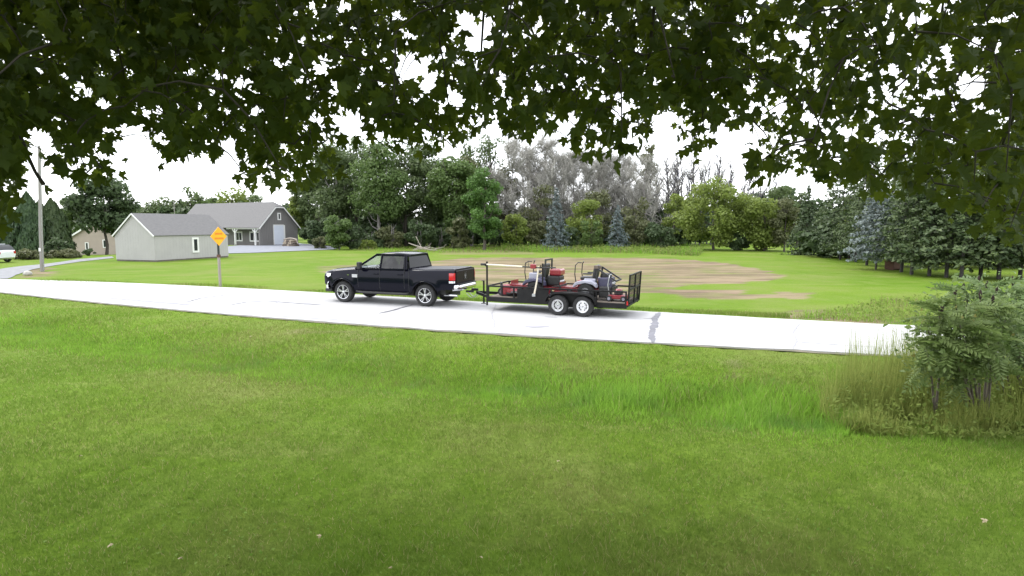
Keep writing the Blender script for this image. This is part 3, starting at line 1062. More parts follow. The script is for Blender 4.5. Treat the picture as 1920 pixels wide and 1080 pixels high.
# cab: pillars, roof, glass, inside
BZ, TZ = 1.345, 1.875
def cab_y(z):
    return .945 + (.745 - .945) * (z - BZ) / (TZ - BZ)
cabp = MB()
for s in (-1, 1):
    def pp(x, z, off=0.0):
        return Vector((x, s * (cab_y(z) + off), z))
    cabp.bar(pp(-.56, BZ - .02), pp(-1.44, TZ + .01), .055, .08)      # a pillar
    cabp.bar(pp(-1.66, BZ - .02), pp(-1.66, TZ), .05, .09)             # b pillar
    for q in (0, 1):
        cabp.bar(pp(-2.74 + .07 * q - .06, BZ - .02), pp(-2.66 + .07 * q - .06, TZ), .05, .16)      # c pillar
    cabp.bar(pp(-1.40, TZ), pp(-2.72, TZ), .07, .09)                   # roof rail
    cabp.bar(pp(-.60, BZ + .0), pp(-2.8, BZ + .01), .05, .07)          # sill
cabp.bar((-2.86, -.86, BZ + .02), (-2.86, .86, BZ + .02), .06, .12)
cabp.bar((-2.74, -.70, TZ - .01), (-2.74, .70, TZ - .01), .08, .10)
cabp.build('cab_frame', 'truck_paint', tk, bevel=.012)
rr = []
for x, z, hw_ in ((-1.36, 1.855, .70), (-1.46, 1.895, .735), (-1.65, 1.93, .745), (-2.0, 1.95, .75), (-2.4, 1.945, .745), (-2.66, 1.92, .735), (-2.80, 1.875, .70)):
    rr.append([(x, -hw_ - .015, z - .055), (x, -hw_ + .01, z - .012), (x, -hw_ * .8, z + .012), (x, 0, z + .028), (x, hw_ * .8, z + .012), (x, hw_ - .01, z - .012), (x, hw_ + .015, z - .055)])
MB().grid(rr).build('roof', 'truck_paint', tk, smooth=True)
def side_glass(name, poly, mat, s):
    pts = [(x, s * (cab_y(z) + .002), z) for x, z in poly]
    MB().add(pts, [tuple(range(len(pts)))]).build(name, mat, tk, fix=False)
for s in (-1, 1):
    side_glass('side_window', [(-.68, BZ + .03), (-1.62, BZ + .03), (-1.62, TZ - .03), (-1.43, TZ - .03)], 'glass_clear', s)
    side_glass('side_window', [(-1.70, BZ + .03), (-2.66, BZ + .03), (-2.62, TZ - .03), (-1.70, TZ - .03)], 'glass_dark', s)
    side_glass('side_window', [(-2.66, BZ + .03), (-2.62, TZ - .03), (-2.62, TZ - .03)], 'glass_dark', s)
ws = []
for i in range(7):
    q = -1 + 2 * i / 6
    ws.append([(-.46 - .12 * q * q, q * .90, BZ - .01), (-.92 - .10 * q * q, q * .82, 1.62), (-1.38 - .06 * q * q, q * .73, TZ)])
MB().grid(ws).build('windscreen', 'glass_clear', tk, smooth=True)
MB().add([(-2.885, -.84, BZ + .07), (-2.885, .84, BZ + .07), (-2.775, .70, TZ - .06), (-2.775, -.70, TZ - .06)], [(0, 1, 2, 3)]).build('rear_window', 'glass_rear', tk)
for y in (-.42, .42):
    MB().box((-1.72, y, 1.05), (.5, .52, .25)).box((-1.93, y, 1.33), (.16, .50, .55)).box((-1.95, y, 1.68), (.1, .26, .17)).build('front_seat', 'seat_fabric', tk, bevel=.05)
MB().box((-2.45, 0, 1.02), (.5, 1.5, .25)).box((-2.70, 0, 1.32), (.14, 1.5, .6)).build('rear_seat', 'seat_fabric', tk, bevel=.05)
MB().box((-.85, 0, 1.24), (.4, 1.7, .22)).build('dashboard', 'seat_fabric', tk, bevel=.05)
M_ = Matrix.Translation((-1.2, .42, 1.30)) @ Matrix.Rotation(R(65), 4, 'Y')
ring = [M_ @ Vector((.19 * math.cos(a), .19 * math.sin(a), 0)) for a in np.linspace(0, 2 * math.pi, 20)]
MB().tube(ring, .016, 6).build('steering_wheel', 'black_plastic', tk)
# mirrors, lamps, grille, bumpers
for s in (-1, 1):
    mr = MB().box((-.86, s * 1.11, 1.47), (.14, .2, .27)).bar((-.84, s * .93, 1.38), (-.84, s * 1.04, 1.40), .06)
    mr.build('mirror', 'black_plastic', tk, bevel=.035)
    hl = MB()
    hr = []
    for x, y, z0, z1 in ((.955, .58, .93, 1.10), (.95, .75, .92, 1.12), (.86, .868, .92, 1.13), (.66, .955, .98, 1.13), (.52, .985, 1.05, 1.13)):
        hr.append([(x + .012, s * (y + .01), z0), (x + .022, s * (y + .022), (z0 + z1) / 2), (x + .004, s * (y + .008), z1)])
    hl.grid(hr).build('headlight', 'headlamp', tk, smooth=True)
    tl = []
    for x, y in ((-4.57, .982), (-4.66, .972), (-4.735, .955), (-4.762, .91), (-4.764, .86)):
        tl.append([(x, s * (y + .016), 1.0), (x - .004, s * (y + .022), 1.13), (x, s * (y + .010), 1.265)])
    MB().grid(tl).build('tail_light', 'brake_lamp', tk, smooth=True)
    tw = [[(x, s * (y + .02), .90), (x, s * (y + .02), .975)] for x, y in ((-4.57, .982), (-4.66, .972), (-4.735, .955), (-4.764, .87))]
    MB().grid(tw).build('reverse_light', 'headlamp', tk, smooth=True)
gr = MB()
gr.box((.955, 0, .98), (.05, 1.16, .34))
g_o = gr.build('grille', 'black_plastic', tk, bevel=.02)
gc = MB()
gc.box((.985, 0, 1.14), (.03, 1.22, .05)).box((.985, 0, .82), (.03, 1.22, .05)).box((.985, -.6, .98), (.03, .05, .3)).box((.985, .6, .98), (.03, .05, .3)).box((.985, 0, .98), (.03, .06, .28)).box((.985, 0, .98), (.028, 1.16, .05))
gc.build('grille_surround', 'chrome', g_o, bevel=.01)
def bumper(xc, depth, hw_, z0, z1, sgn, wrap):
    rws = []
    for i in range(17):
        q = -1 + 2 * i / 16
        cx_ = xc - sgn * wrap * max(0, (abs(q) - .62) / .38) ** 2
        rws.append([(cx_ - sgn * depth, q * hw_ * .99, z0), (cx_ - sgn * .03, q * hw_, z0 + .02), (cx_, q * hw_ * 1.0, z0 + (z1 - z0) * .35), (cx_, q * hw_, z0 + (z1 - z0) * .75), (cx_ - sgn * .04, q * hw_, z1), (cx_ - sgn * depth, q * hw_ * .99, z1)])
    return MB().grid(rws)
bumper(1.04, .22, .97, .50, .80, 1, .34).build('front_bumper', 'chrome', tk, smooth=40)
MB().box((.82, 0, .45), (.3, 1.6, .14)).build('air_dam', 'black_plastic', tk, bevel=.03)
bumper(-4.93, .20, .96, .60, .82, -1, .22).build('rear_bumper', 'chrome', tk, smooth=40)
MB().box((-4.80, 0, .84), (.2, 1.5, .03)).build('step_pad', 'black_plastic', tk)
tg = MB().box((-4.755, 0, 1.11), (.03, 1.60, .46)).build('tailgate', 'truck_paint', tk, bevel=.015)
sh = [(-.09, .12), (.09, .12), (.11, .02), (.06, -.08), (0, -.13), (-.06, -.08), (-.11, .02)]
MB().prism(sh, .012, Matrix.Translation((-4.77, 0, 1.15)) @ Matrix.Rotation(R(90), 4, 'Z') @ Matrix.Rotation(R(90), 4, 'X')).build('emblem', 'mower_grey_badge', tg)
MB().box((-4.775, 0, 1.0), (.02, .25, .05)).build('tailgate_handle', 'black_plastic', tg)
MB().box((-3.83, 0, 1.380), (1.72, 1.62, .03), Matrix.Rotation(R(1.0), 3, 'Y')).build('tonneau_cover', 'tonneau', tk, bevel=.01)
bg_ = MB().box((-.56, half_w(-.56, 1.06) + .006, 1.06), (.24, .012, .12)).build('fender_badge', 'mower_grey_badge', tk, bevel=.004)
for i in range(3):
    MB().box((-.29 + i * .03, half_w(-.3, 1.09) + .005, 1.09), (.02, .01, .03)).build('badge_letter', 'chrome', tk)
MB().tube([(-4.2, .62, .42), (-4.75, .66, .42)], .045, 10).build('exhaust_pipe', 'chrome', tk)
MB().box((-4.95, 0, .52), (.3, .07, .07)).box((-5.06, 0, .56), (.14, .1, .03)).build('hitch_receiver', 'black_plastic', tk)
MB().lathe([(.001, .06), (.02, .05), (.027, .03), (.018, 0), (.018, -.03)], 10, Matrix.Translation((-5.08, 0, .60)) @ Matrix.Rotation(R(90), 4, 'X')).build('hitch_ball', 'chrome', tk)
for ax in (0.0, -WB):
    for s in (-1, 1):
        wheel(tk, (ax, s * .86, .415), .415, .28, .275, 'spoke5', s)
        wl = [(ax + .50 * math.cos(a), s * .62, .42 + .50 * math.sin(a)) for a in np.linspace(-.1, math.pi + .1, 16)]
        MB().grid([[(x, s * .70, z) for x, y, z in wl], [(x, s * .93, z) for x, y, z in wl]]).add([(x, s * .70, z) for x, y, z in wl], [tuple(range(16))]).build('wheel_well', 'black_plastic', tk, fix=False)

# ------------------------------------------------------------------ trailer (local x forward, origin at hitch ball on the road)
pmat('trailer_black', (0.008, 0.008, 0.009), (0.016, 0.0155, 0.015), scale=6, rough=0.5, spec=0.2)
pmat('deck_wood', (0.20, 0.17, 0.14), (0.14, 0.12, 0.10), scale=5, rough=0.9, stretch=(.4, 5, 5))
pmat('white_rim', (0.78, 0.78, 0.80), (0.72, 0.72, 0.74), scale=5, rough=0.35)
hb = org + hd * (-5.08)
TD = gnd(1075, 592, .045) - lf * 0.98         # between the two axles, trailer centre line
td = (hb - TD)
td.z = 0
td.normalize()
tr_ = empty('utility_trailer', (hb.x, hb.y, RZ + .02), math.atan2(td.y, td.x))
tag(tr_, 'black tandem-axle landscape trailer with low rails and raised tailgate', 'trailer')
DF = -1.05                                  # deck front
AX = -(hb - TD).length                      # middle of the axles
A1, A2 = AX + .43, AX - .43
DR = DF - 4.95                              # deck rear
DZ, HW = .46, .93
MB().box(((DF + DR) / 2, 0, DZ - .02), (DF - DR, 2 * HW - .06, .04)).build('deck_base', 'trailer_black', tr_)
for i in range(10):
    y = -HW + .11 + i * (2 * HW - .22) / 9
    MB().box(((DF + DR) / 2, y, DZ + .02), (DF - DR - .12, .165, .035)).build('deck_plank', 'deck_wood', tr_)
for s in (-1, 1):
    MB().box(((DF + DR) / 2, s * HW, DZ - .06), (DF - DR, .06, .16)).build('frame_rail', 'trailer_black', tr_, bevel=.008)
    MB().box(((DF + DR) / 2, s * HW, .86), (DF - DR, .055, .055)).build('top_rail', 'trailer_black', tr_, bevel=.008)
    for i in range(6):
        x = DF - .03 - i * (DF - DR - .06) / 5
        MB().box((x, s * HW, (DZ + .86) / 2 + .0), (.05, .05, .86 - DZ - .04)).build('rail_post', 'trailer_black', tr_)
    fr_ = []
    for a in np.linspace(math.pi * .97, math.pi * .03, 17):
        c_, s_ = math.cos(a), math.sin(a)
        x = AX + (.86 * (abs(c_) ** .55) * (1 if c_ > 0 else -1))
        z = .33 + .47 * (s_ ** .6)
        fr_.append((x, z))
    MB().grid([[(x, s * (HW + .05), z) for x, z in fr_], [(x, s * (HW + .31), z) for x, z in fr_], [(x, s * (HW + .315), z - .05) for x, z in fr_]]).build('fender', 'trailer_black', tr_, smooth=40)
    MB().box((AX, s * (HW + .02), .52), (1.5, .02, .5)).build('fender_back', 'trailer_black', tr_)
MB().box((DF - 1.72, HW + .031, .60), (1.15, .012, .44)).build('side_panel', 'trailer_black', tr_)
for i in range(5):
    MB().box((DF - .4 - i * 1.05, 0, DZ - .1), (.06, 2 * HW - .08, .1)).build('cross_member', 'trailer_black', tr_)
MB().box((DF + .0, 0, .86), (.05, 2 * HW, .05)).box((DF, 0, DZ - .06), (.06, 2 * HW, .16)).build('front_rail', 'trailer_black', tr_)
for s in (-1, 1):
    MB().bar((DF, s * .7, .42), (-.18, s * .05, .50), .06, .1).build('tongue', 'trailer_black', tr_)
MB().box((-.08, 0, .60), (.26, .1, .09)).build('coupler', 'trailer_black', tr_, bevel=.02)
MB().tube([(-.45, 0, .12), (-.45, 0, .95)], .035, 8).bar((-.45, 0, .95), (-.45, .16, .95), .025).box((-.45, 0, .10), (.16, .16, .02)).build('tongue_jack', 'trailer_black', tr_)
for y in (-.12, .12):
    ch = [(-.2 - .0 + .05 * i - .0, y + .02 * math.sin(i), .46 - .16 * math.sin(math.pi * i / 8)) for i in range(9)]
    MB().tube(ch, .014, 5).build('safety_chain', 'galv', tr_)
for x, st_, mt_ in ((A1, 'steel', 'alloy'), (A2, 'mod', 'white_rim')):
    MB().bar((x, -.95, .36), (x, .95, .36), .08).build('axle', 'trailer_black', tr_)
    for s in (-1, 1):
        wheel(tr_, (x, s * (HW + .17), .345), .345, .21, .205, st_, s, mt_)
# raised ramp gate
gt = empty('ramp_gate', (DR - .03, 0, DZ - .08))
gt.parent = tr_
gt.rotation_euler = (0, R(-3), 0)
for y in (-HW + .02, 0, HW - .02):
    MB().box((0, y, .52), (.05, .05, 1.04)).build('gate_upright', 'trailer_black', gt)
for z in (.03, .55, 1.02):
    MB().box((0, 0, z), (.045, 2 * HW - .09, .045)).build('gate_crossbar', 'trailer_black', gt)
ml = MB()
for i in range(24):
    y = -HW + .08 + i * (2 * HW - .16) / 23
    ml.box((0.02, y, .52), (.008, .008, 1.0))
for i in range(10):
    ml.box((0.026, 0, .08 + i * .1), (.006, 2 * HW - .1, .006))
tag(ml.build('gate_mesh', 'trailer_black', gt), kind='stuff')
# tool rack
MB().box((DF + .02, HW + .0, .95), (.05, .05, 1.55)).build('rack_post', 'trailer_black', tr_)
MB().box((DF - 2.05, HW - .05, 1.28), (.045, .045, .85)).build('rack_post', 'trailer_black', tr_)
for x in (DF + .02, DF - 2.05):
    MB().bar((x, HW - .04, 1.58), (x, HW + .14, 1.58), .03).bar((x, HW + .14, 1.58), (x, HW + .14, 1.66), .03).build('rack_hook', 'trailer_black', tr_)
MB().box((DR - .02, HW - .02, .5), (.05, .1, .12)).build('tail_lamp', 'tail_red', tr_)

def tw(x, y, z):          # trailer local -> world
    return tr_.matrix_basis @ Vector((x, y, z))
bpy.context.view_layer.update()
T_RZ = tr_.rotation_euler[2]

# long-reach pole tool across the rack
pmat('pale_shaft', (0.72, 0.66, 0.54), (0.66, 0.60, 0.48), scale=9, rough=0.5)
pmat('mower_red', (0.27, 0.018, 0.03), (0.21, 0.014, 0.025), scale=4, rough=0.35, coat=0.5)
pmat('mower_grey', (0.36, 0.36, 0.43), (0.30, 0.30, 0.37), scale=4, rough=0.4)
pmat('mower_blue', (0.07, 0.065, 0.12), (0.05, 0.05, 0.09), scale=4, rough=0.4)
pmat('seat_vinyl', (0.02, 0.02, 0.022), (0.03, 0.03, 0.033), scale=6, rough=0.5)
pt = empty('pole_trimmer', tuple(tw(DF, HW + .06, 1.625)), T_RZ)
tag(pt, 'long pale-shafted pole trimmer laid across the trailer tool rack', 'trimmer')
MB().tube([(.02, 0, 0), (-1.35, 0, -.04)], .025, 8).build('shaft', 'pale_shaft', pt)
MB().tube([(-1.35, 0, -.04), (-2.0, 0, -.06), (-2.55, 0, -.04)], .022, 8).build('rear_shaft', 'black_plastic', pt)
MB().box((.12, 0, 0), (.22, .09, .08)).build('cutting_head', 'black_plastic', pt, bevel=.02)
MB().box((-1.75, 0, -.02), (.2, .12, .16)).build('engine', 'mower_red', pt, bevel=.03)
MB().tube([(-1.45, 0, -.04), (-1.46, 0, .1), (-1.56, 0, .12), (-1.58, 0, -.05)], .012, 6).build('loop_handle', 'black_plastic', pt)
lh = empty('leaning_handle', tuple(tw(DF - 1.90, HW + .045, .62)), T_RZ)
tag(lh, 'pale wooden tool handle leaning upright against the trailer rail', 'tool handle')
MB().tube([(.12, 0, 0), (.02, 0.0, .5), (-.03, 0, .98)], [.034, .028, .028], 8).build('handle', 'pale_shaft', lh)
MB().box((.13, 0, .0), (.12, .07, .1)).build('ferrule', 'galv', lh, bevel=.01)

# ------------------------------------------------------------------ machines on the trailer
def small_wheel(parent, loc, r, wd, rimmat, name):
    w_ = empty(name, loc)
    w_.parent = parent
    h = wd / 2
    MB().lathe([(r * .5, -h), (r * .85, -h), (r * .98, -h * .6), (r, 0), (r * .98, h * .6), (r * .85, h), (r * .5, h)], 28, close=True).build('tyre', 'tyre', w_, smooth=40)
    for s in (-1, 1):
        MB().lathe([(r * .55, s * h * .85), (r * .48, s * h * .55), (r * .2, s * h * .5), (r * .15, s * h * .9), (.001, s * h * .9)], 22).build('rim', rimmat, w_, smooth=40)
    return w_

def riding_mower(loc, label, fender, engine, folded):
    m = empty('riding_mower', loc, T_RZ)
    tag(m, label, 'mower', 'riding mowers on the trailer')
    fr = MB()
    for s in (-1, 1):
        fr.bar((1.25, s * .28, .30), (-.55, s * .28, .32), .07, .09)
    fr.bar((1.22, -.45, .32), (1.22, .45, .32), .08).bar((-.5, -.3, .32), (-.5, .3, .32), .07)
    fr.build('frame', 'mower_red', m)
    dk = [(.25, -.62), (1.0, -.62), (1.18, -.42), (1.22, 0), (1.18, .42), (1.0, .62), (.25, .62), (.12, .3), (.12, -.3)]
    dko = MB().prism(dk, .14, Matrix.Translation((.02, 0, .10))).build('cutting_deck', 'mower_red', m, bevel=.03)
    for y in (-.36, 0, .36):
        MB().lathe([(.001, .06), (.07, .05), (.10, 0)], 14, Matrix.Translation((.62, y, .26)) @ Matrix.Rotation(R(90), 4, 'X')).build('spindle_cover', 'black_plastic', dko)
    MB().box((.62, .68, .17), (.42, .18, .03), Matrix.Rotation(R(-14), 3, 'X')).build('discharge_chute', 'black_plastic', dko)
    MB().box((.72, 0, .375), (.55, .62, .025)).box((.98, 0, .45), (.03, .62, .18)).build('foot_plate', 'mower_red', m)
    for s in (-1, 1):
        small_wheel(m, (1.30, s * .45, .14), .14, .11, 'mower_grey', 'caster_wheel')
        MB().bar((1.30, s * .52, .14), (1.26, s * .52, .34), .03).bar((1.30, s * .38, .14), (1.26, s * .38, .34), .03).bar((1.26, s * .53, .345), (1.26, s * .37, .345), .05).build('caster_fork', 'mower_red', m)
        small_wheel(m, (0, s * .50, .285), .285, .24, 'alloy', 'drive_wheel')
        fn = [(-.38, .42), (-.36, .56), (-.2, .655), (.12, .66), (.34, .60), (.44, .46), (.42, .40), (.3, .50), (0, .575), (-.25, .53)]
        MB().prism(fn, .26, Matrix.Translation((0, s * .5 + .13, 0)) @ Matrix.Rotation(R(90), 4, 'X')).build('fender', fender, m, bevel=.02)
        MB().tube([(.36, s * .40, .45), (.42, s * .42, .85), (.40, s * .42, 1.15), (.33, s * .34, 1.24), (.28, s * .12, 1.22)], .018, 8).build('control_lever', 'black_plastic', m, smooth=True)
    MB().box((.04, 0, .70), (.50, .50, .12)).box((-.22, 0, .93), (.13, .48, .46), Matrix.Rotation(R(-10), 3, 'Y')).build('seat', 'seat_vinyl', m, bevel=.05)
    for s in (-1, 1):
        MB().box((.02, s * .28, .86), (.30, .06, .05)).build('armrest', 'seat_vinyl', m, bevel=.015)
    MB().box((.05, 0, .52), (.62, .62, .24)).build('seat_base', engine if not folded else 'mower_red', m, bevel=.03)
    eng = MB().box((-.58, 0, .58), (.46, .56, .34)).build('engine', engine, m, bevel=.05)
    MB().lathe([(.001, .14), (.16, .13), (.20, .06), (.20, 0)], 20, Matrix.Translation((-.56, 0, .75)) @ Matrix.Rotation(R(90), 4, 'X')).build('engine_shroud', 'black_plastic', eng, smooth=40)
    MB().tube([(-.80, -.2, .55), (-.84, 0, .55), (-.80, .22, .55)], .05, 10).build('muffler', 'galv', eng, smooth=True)
    MB().box((-.85, 0, .36), (.05, .75, .18)).build('rear_guard', 'black_plastic', m, bevel=.01)
    for s in (-1, 1):
        MB().box((-.1, s * .33, .60), (.44, .10, .22)).build('fuel_tank', 'mower_blue' if not folded else 'mower_grey', m, bevel=.04)
    if folded:
        rb = MB()
        for s in (-1, 1):
            rb.bar((-.30, s * .36, .45), (-.33, s * .36, 1.08), .05)
            rb.bar((-.33, s * .36, 1.06), (-.98, s * .36, .66), .05)
        rb.bar((-.98, -.38, .66), (-.98, .38, .66), .05)
        rb.build('roll_bar', 'black_plastic', m)
        MB().box((-.34, 0, 1.08), (.09, .12, .1)).box((-.30, .36, 1.1), (.14, .1, .12)).build('hinge_bracket', 'log_bark', m, bevel=.02)
        MB().box((-.62, .38, .28), (.40, .20, .38)).build('side_bag', 'black_plastic', m, bevel=.05)
    else:
        rb = MB()
        for s in (-1, 1):
            rb.bar((-.30, s * .34, .45), (-.32, s * .34, 1.30), .05)
        rb.bar((-.32, -.36, 1.30), (-.32, .36, 1.30), .05)
        rb.build('roll_bar', 'dark_metal', m)
        MB().box((-.64, 0, .87), (.40, .54, .22)).build('hopper', 'mower_red', m, bevel=.05)
        MB().box((.10, .42, .74), (.30, .12, .22)).build('side_console', 'mower_grey', m, bevel=.03)
    return m

riding_mower(tuple(tw(DF - 1.68, 0.12, DZ + .04)), 'red riding mower with dark fenders and rear hopper at the front of the trailer', 'mower_blue', 'black_plastic', False)
riding_mower(tuple(tw(DF - 3.50, 0.12, DZ + .04)), 'red riding mower with pale grey fenders and folded roll bar over the trailer wheels', 'mower_grey', 'mower_blue', True)

# push mower at the tail of the trailer
pm = empty('push_mower', tuple(tw(DF - 4.55, .45, DZ + .04)), T_RZ + R(180))
tag(pm, 'small red push mower with upright hoop handle at the rear of the trailer', 'mower')
dk = [(-.28, -.24), (.18, -.24), (.30, -.12), (.30, .12), (.18, .24), (-.28, .24)]
MB().prism(dk, .13, Matrix.Translation((0, 0, .08))).build('deck', 'mower_red', pm, bevel=.03)
MB().box((.02, 0, .28), (.26, .26, .16)).build('engine', 'black_plastic', pm, bevel=.04)
MB().lathe([(.001, .05), (.09, .04), (.12, 0)], 16, Matrix.Translation((.02, 0, .36)) @ Matrix.Rotation(R(90), 4, 'X')).build('starter_cover', 'mower_red', pm, smooth=40)
for x in (-.24, .24):
    for s in (-1, 1):
        small_wheel(pm, (x, s * .28, .10), .10, .05, 'mower_grey', 'wheel')
hp = [(-.24, -.2, .15), (-.30, -.2, .55), (-.26, -.2, .78), (-.26, -.12, .86), (-.26, .12, .86), (-.26, .2, .78), (-.30, .2, .55), (-.24, .2, .15)]
MB().tube(hp, .016, 8).bar((-.3, -.2, .55), (-.3, .2, .55), .02).build('handle', 'galv', pm, smooth=40)

# gas can and blower
gc_ = empty('blower', tuple(tw(DF - .55, .55, DZ + .04)), T_RZ + R(30))
tag(gc_, 'red and black backpack blower on the front of the trailer deck', 'blower')
MB().box((0, 0, .22), (.28, .34, .36)).build('housing', 'mower_red', gc_, bevel=.06)
MB().box((.17, 0, .26), (.06, .32, .46)).build('back_pad', 'black_plastic', gc_, bevel=.02)
MB().tube([(0, .18, .1), (-.2, .26, .12), (-.55, .3, .2), (-.9, .28, .3)], [.06, .055, .05, .045], 10).build('blower_tube', 'black_plastic', gc_, smooth=True)
MB().box((0, 0, .03), (.3, .3, .06)).build('base', 'black_plastic', gc_)

# ------------------------------------------------------------------ vegetation
pmat('bark', (0.10, 0.085, 0.07), (0.06, 0.052, 0.045), scale=6, rough=0.95, stretch=(4, 4, .6), bump=0.6)
pmat('bark_grey', (0.24, 0.22, 0.215), (0.17, 0.158, 0.155), scale=5, rough=0.95, stretch=(4, 4, .6))
pmat('bark_dark', (0.05, 0.045, 0.042), (0.035, 0.032, 0.03), scale=5, rough=0.95)
pmat('bark_snag', (0.075, 0.07, 0.085), (0.05, 0.048, 0.06), scale=5, rough=0.95)
fmat('leaf_wood', (0.072, 0.108, 0.042), (0.150, 0.200, 0.080), 0.45, 0.35)
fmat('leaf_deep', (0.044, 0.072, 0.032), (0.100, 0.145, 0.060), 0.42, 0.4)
fmat('leaf_fresh', (0.072, 0.122, 0.034), (0.145, 0.212, 0.066), 0.45, 0.4)
fmat('leaf_bright', (0.060, 0.130, 0.028), (0.125, 0.225, 0.055), 0.4, 0.4)
fmat('leaf_yellow', (0.115, 0.165, 0.030), (0.235, 0.290, 0.068), 0.45, 0.5)
fmat('leaf_olive', (0.078, 0.092, 0.040), (0.155, 0.165, 0.075), 0.35, 0.4)
fmat('needle_dark', (0.030, 0.054, 0.022), (0.080, 0.112, 0.044), 0.22, 0.4)
fmat('needle_pine', (0.038, 0.066, 0.024), (0.112, 0.150, 0.056), 0.25, 0.4)
fmat('needle_blue', (0.045, 0.064, 0.066), (0.165, 0.205, 0.205), 0.15, 0.5)
fmat('needle_silver', (0.060, 0.082, 0.082), (0.225, 0.265, 0.26), 0.15, 0.8)
fmat('needle_arb', (0.030, 0.058, 0.028), (0.070, 0.112, 0.046), 0.2, 0.4)
fmat('twig_grey', (0.20, 0.195, 0.172), (0.34, 0.332, 0.30), 0.0, 0.5)

def cards(rng, P, N, size, aspect=1.0, asp_dir=None):
    """leaf clumps: one bent four-sided leaf per point; P centres, N normals"""
    n = len(P)
    N = N / (np.linalg.norm(N, axis=1, keepdims=True) + 1e-9)
    ref = rng.normal(size=(n, 3)) if asp_dir is None else asp_dir
    U = np.cross(N, ref)
    U /= (np.linalg.norm(U, axis=1, keepdims=True) + 1e-9)
    V = np.cross(N, U)
    s = (size * rng.uniform(.55, 1.25, n))[:, None]
    a = U * s * .5
    b = V * s * .5 * aspect
    bend = N * s * .15
    V4 = np.stack([P - b, P + a * rng.uniform(.6, 1.1, (n, 1)) - bend, P + b, P - a * rng.uniform(.6, 1.1, (n, 1)) - bend], 1)
    Fc = np.arange(n * 4).reshape(n, 4)
    return V4.reshape(-1, 3), Fc

def crown_points(rng, env, n_sub, n, sub_r=(.16, .30)):
    """env: (cx,cy,cz,rx,ry,rz); clumps inside an ellipsoid, leaves on the clumps' outer shells"""
    c = np.array(env[:3]); r = np.array(env[3:])
    d = rng.normal(size=(n_sub, 3))
    d /= np.linalg.norm(d, axis=1, keepdims=True)
    rad = rng.uniform(.35, 1.0, (n_sub, 1)) ** .6
    sc = c + d * r * rad * .86
    sr = rng.uniform(sub_r[0], sub_r[1], n_sub) * r.mean()
    w_ = sr ** 2
    k = rng.choice(n_sub, n, p=w_ / w_.sum())
    dd = rng.normal(size=(n, 3))
    dd /= np.linalg.norm(dd, axis=1, keepdims=True)
    q = rng.uniform(.45, 1.1, (n, 1)) ** .7
    P = sc[k] + dd * q * sr[k][:, None] * np.array([1.15, 1.15, .8])
    N = dd * .8 + rng.normal(size=(n, 3)) * .6 + np.array([0, 0, .5])
    return P, N

def limb_tubes(mb, rng, base, h0, top, spread, n, r0):
    for i in range(n):
        a = rng.uniform(0, 2 * math.pi)
        z0 = rng.uniform(h0, top * .75)
        z1 = z0 + rng.uniform(.15, .35) * top
        rr = spread * rng.uniform(.4, .85)
        q = np.array(base)
        p0 = q + (0, 0, z0)
        p2 = q + (math.cos(a) * rr, math.sin(a) * rr, min(z1, top * .93))
        p1 = (p0 + p2) / 2 + np.array([0, 0, -.06 * top])
        mb.tube([p0, p1, p2], [r0 * .45, r0 * .3, r0 * .1], 5, caps=False)

TREES = []
def broadleaf(loc, h, wd, mat, label, seed, n=3000, leaf=.42, base=.18, name='deciduous_tree', cat='tree', group=None, trunk='bark', lean=0.0, depth=None, multi=1, nsub=None, sub_r=(.20, .36)):
    rng = np.random.default_rng(seed)
    h *= 1.07
    t = empty(name, tuple(loc))
    tag(t, label, cat, group)
    r0 = max(.06, h * .016)
    mb = MB()
    for q in range(multi):
        ox, oy = (rng.uniform(-.3, .3) * wd * .3, rng.uniform(-.3, .3) * wd * .2) if multi > 1 else (0, 0)
        pts = [(ox + lean * k_ + rng.uniform(-.02, .02) * h * (k_ > 0), oy, h * k_ * .9 - .15 * (k_ == 0)) for k_ in (0, .15, .35, .6, .85, 1)]
        mb.tube(pts, [r0 * v for v in (1.3, 1, .85, .6, .3, .1)], 8, caps=False)
        limb_tubes(mb, rng, (ox, oy, 0), h * base, h, wd * .45, 9 if multi == 1 else 4, r0)
    mb.build('trunk', trunk, t, smooth=True)
    cz = h * (base + 1) / 2
    env = (lean * .5, 0, cz, wd / 2, (depth or wd) / 2, h * (1 - base) / 2)
    P, N = crown_points(rng, env, nsub or max(16, int(wd * 5)), int(n * 1.5), sub_r)
    P[:, 2] = np.maximum(P[:, 2], .1)
    V, Fc = cards(rng, P, N, leaf * .92)
    np_obj('crown', V, Fc, mat, t)
    TREES.append(t)
    return t

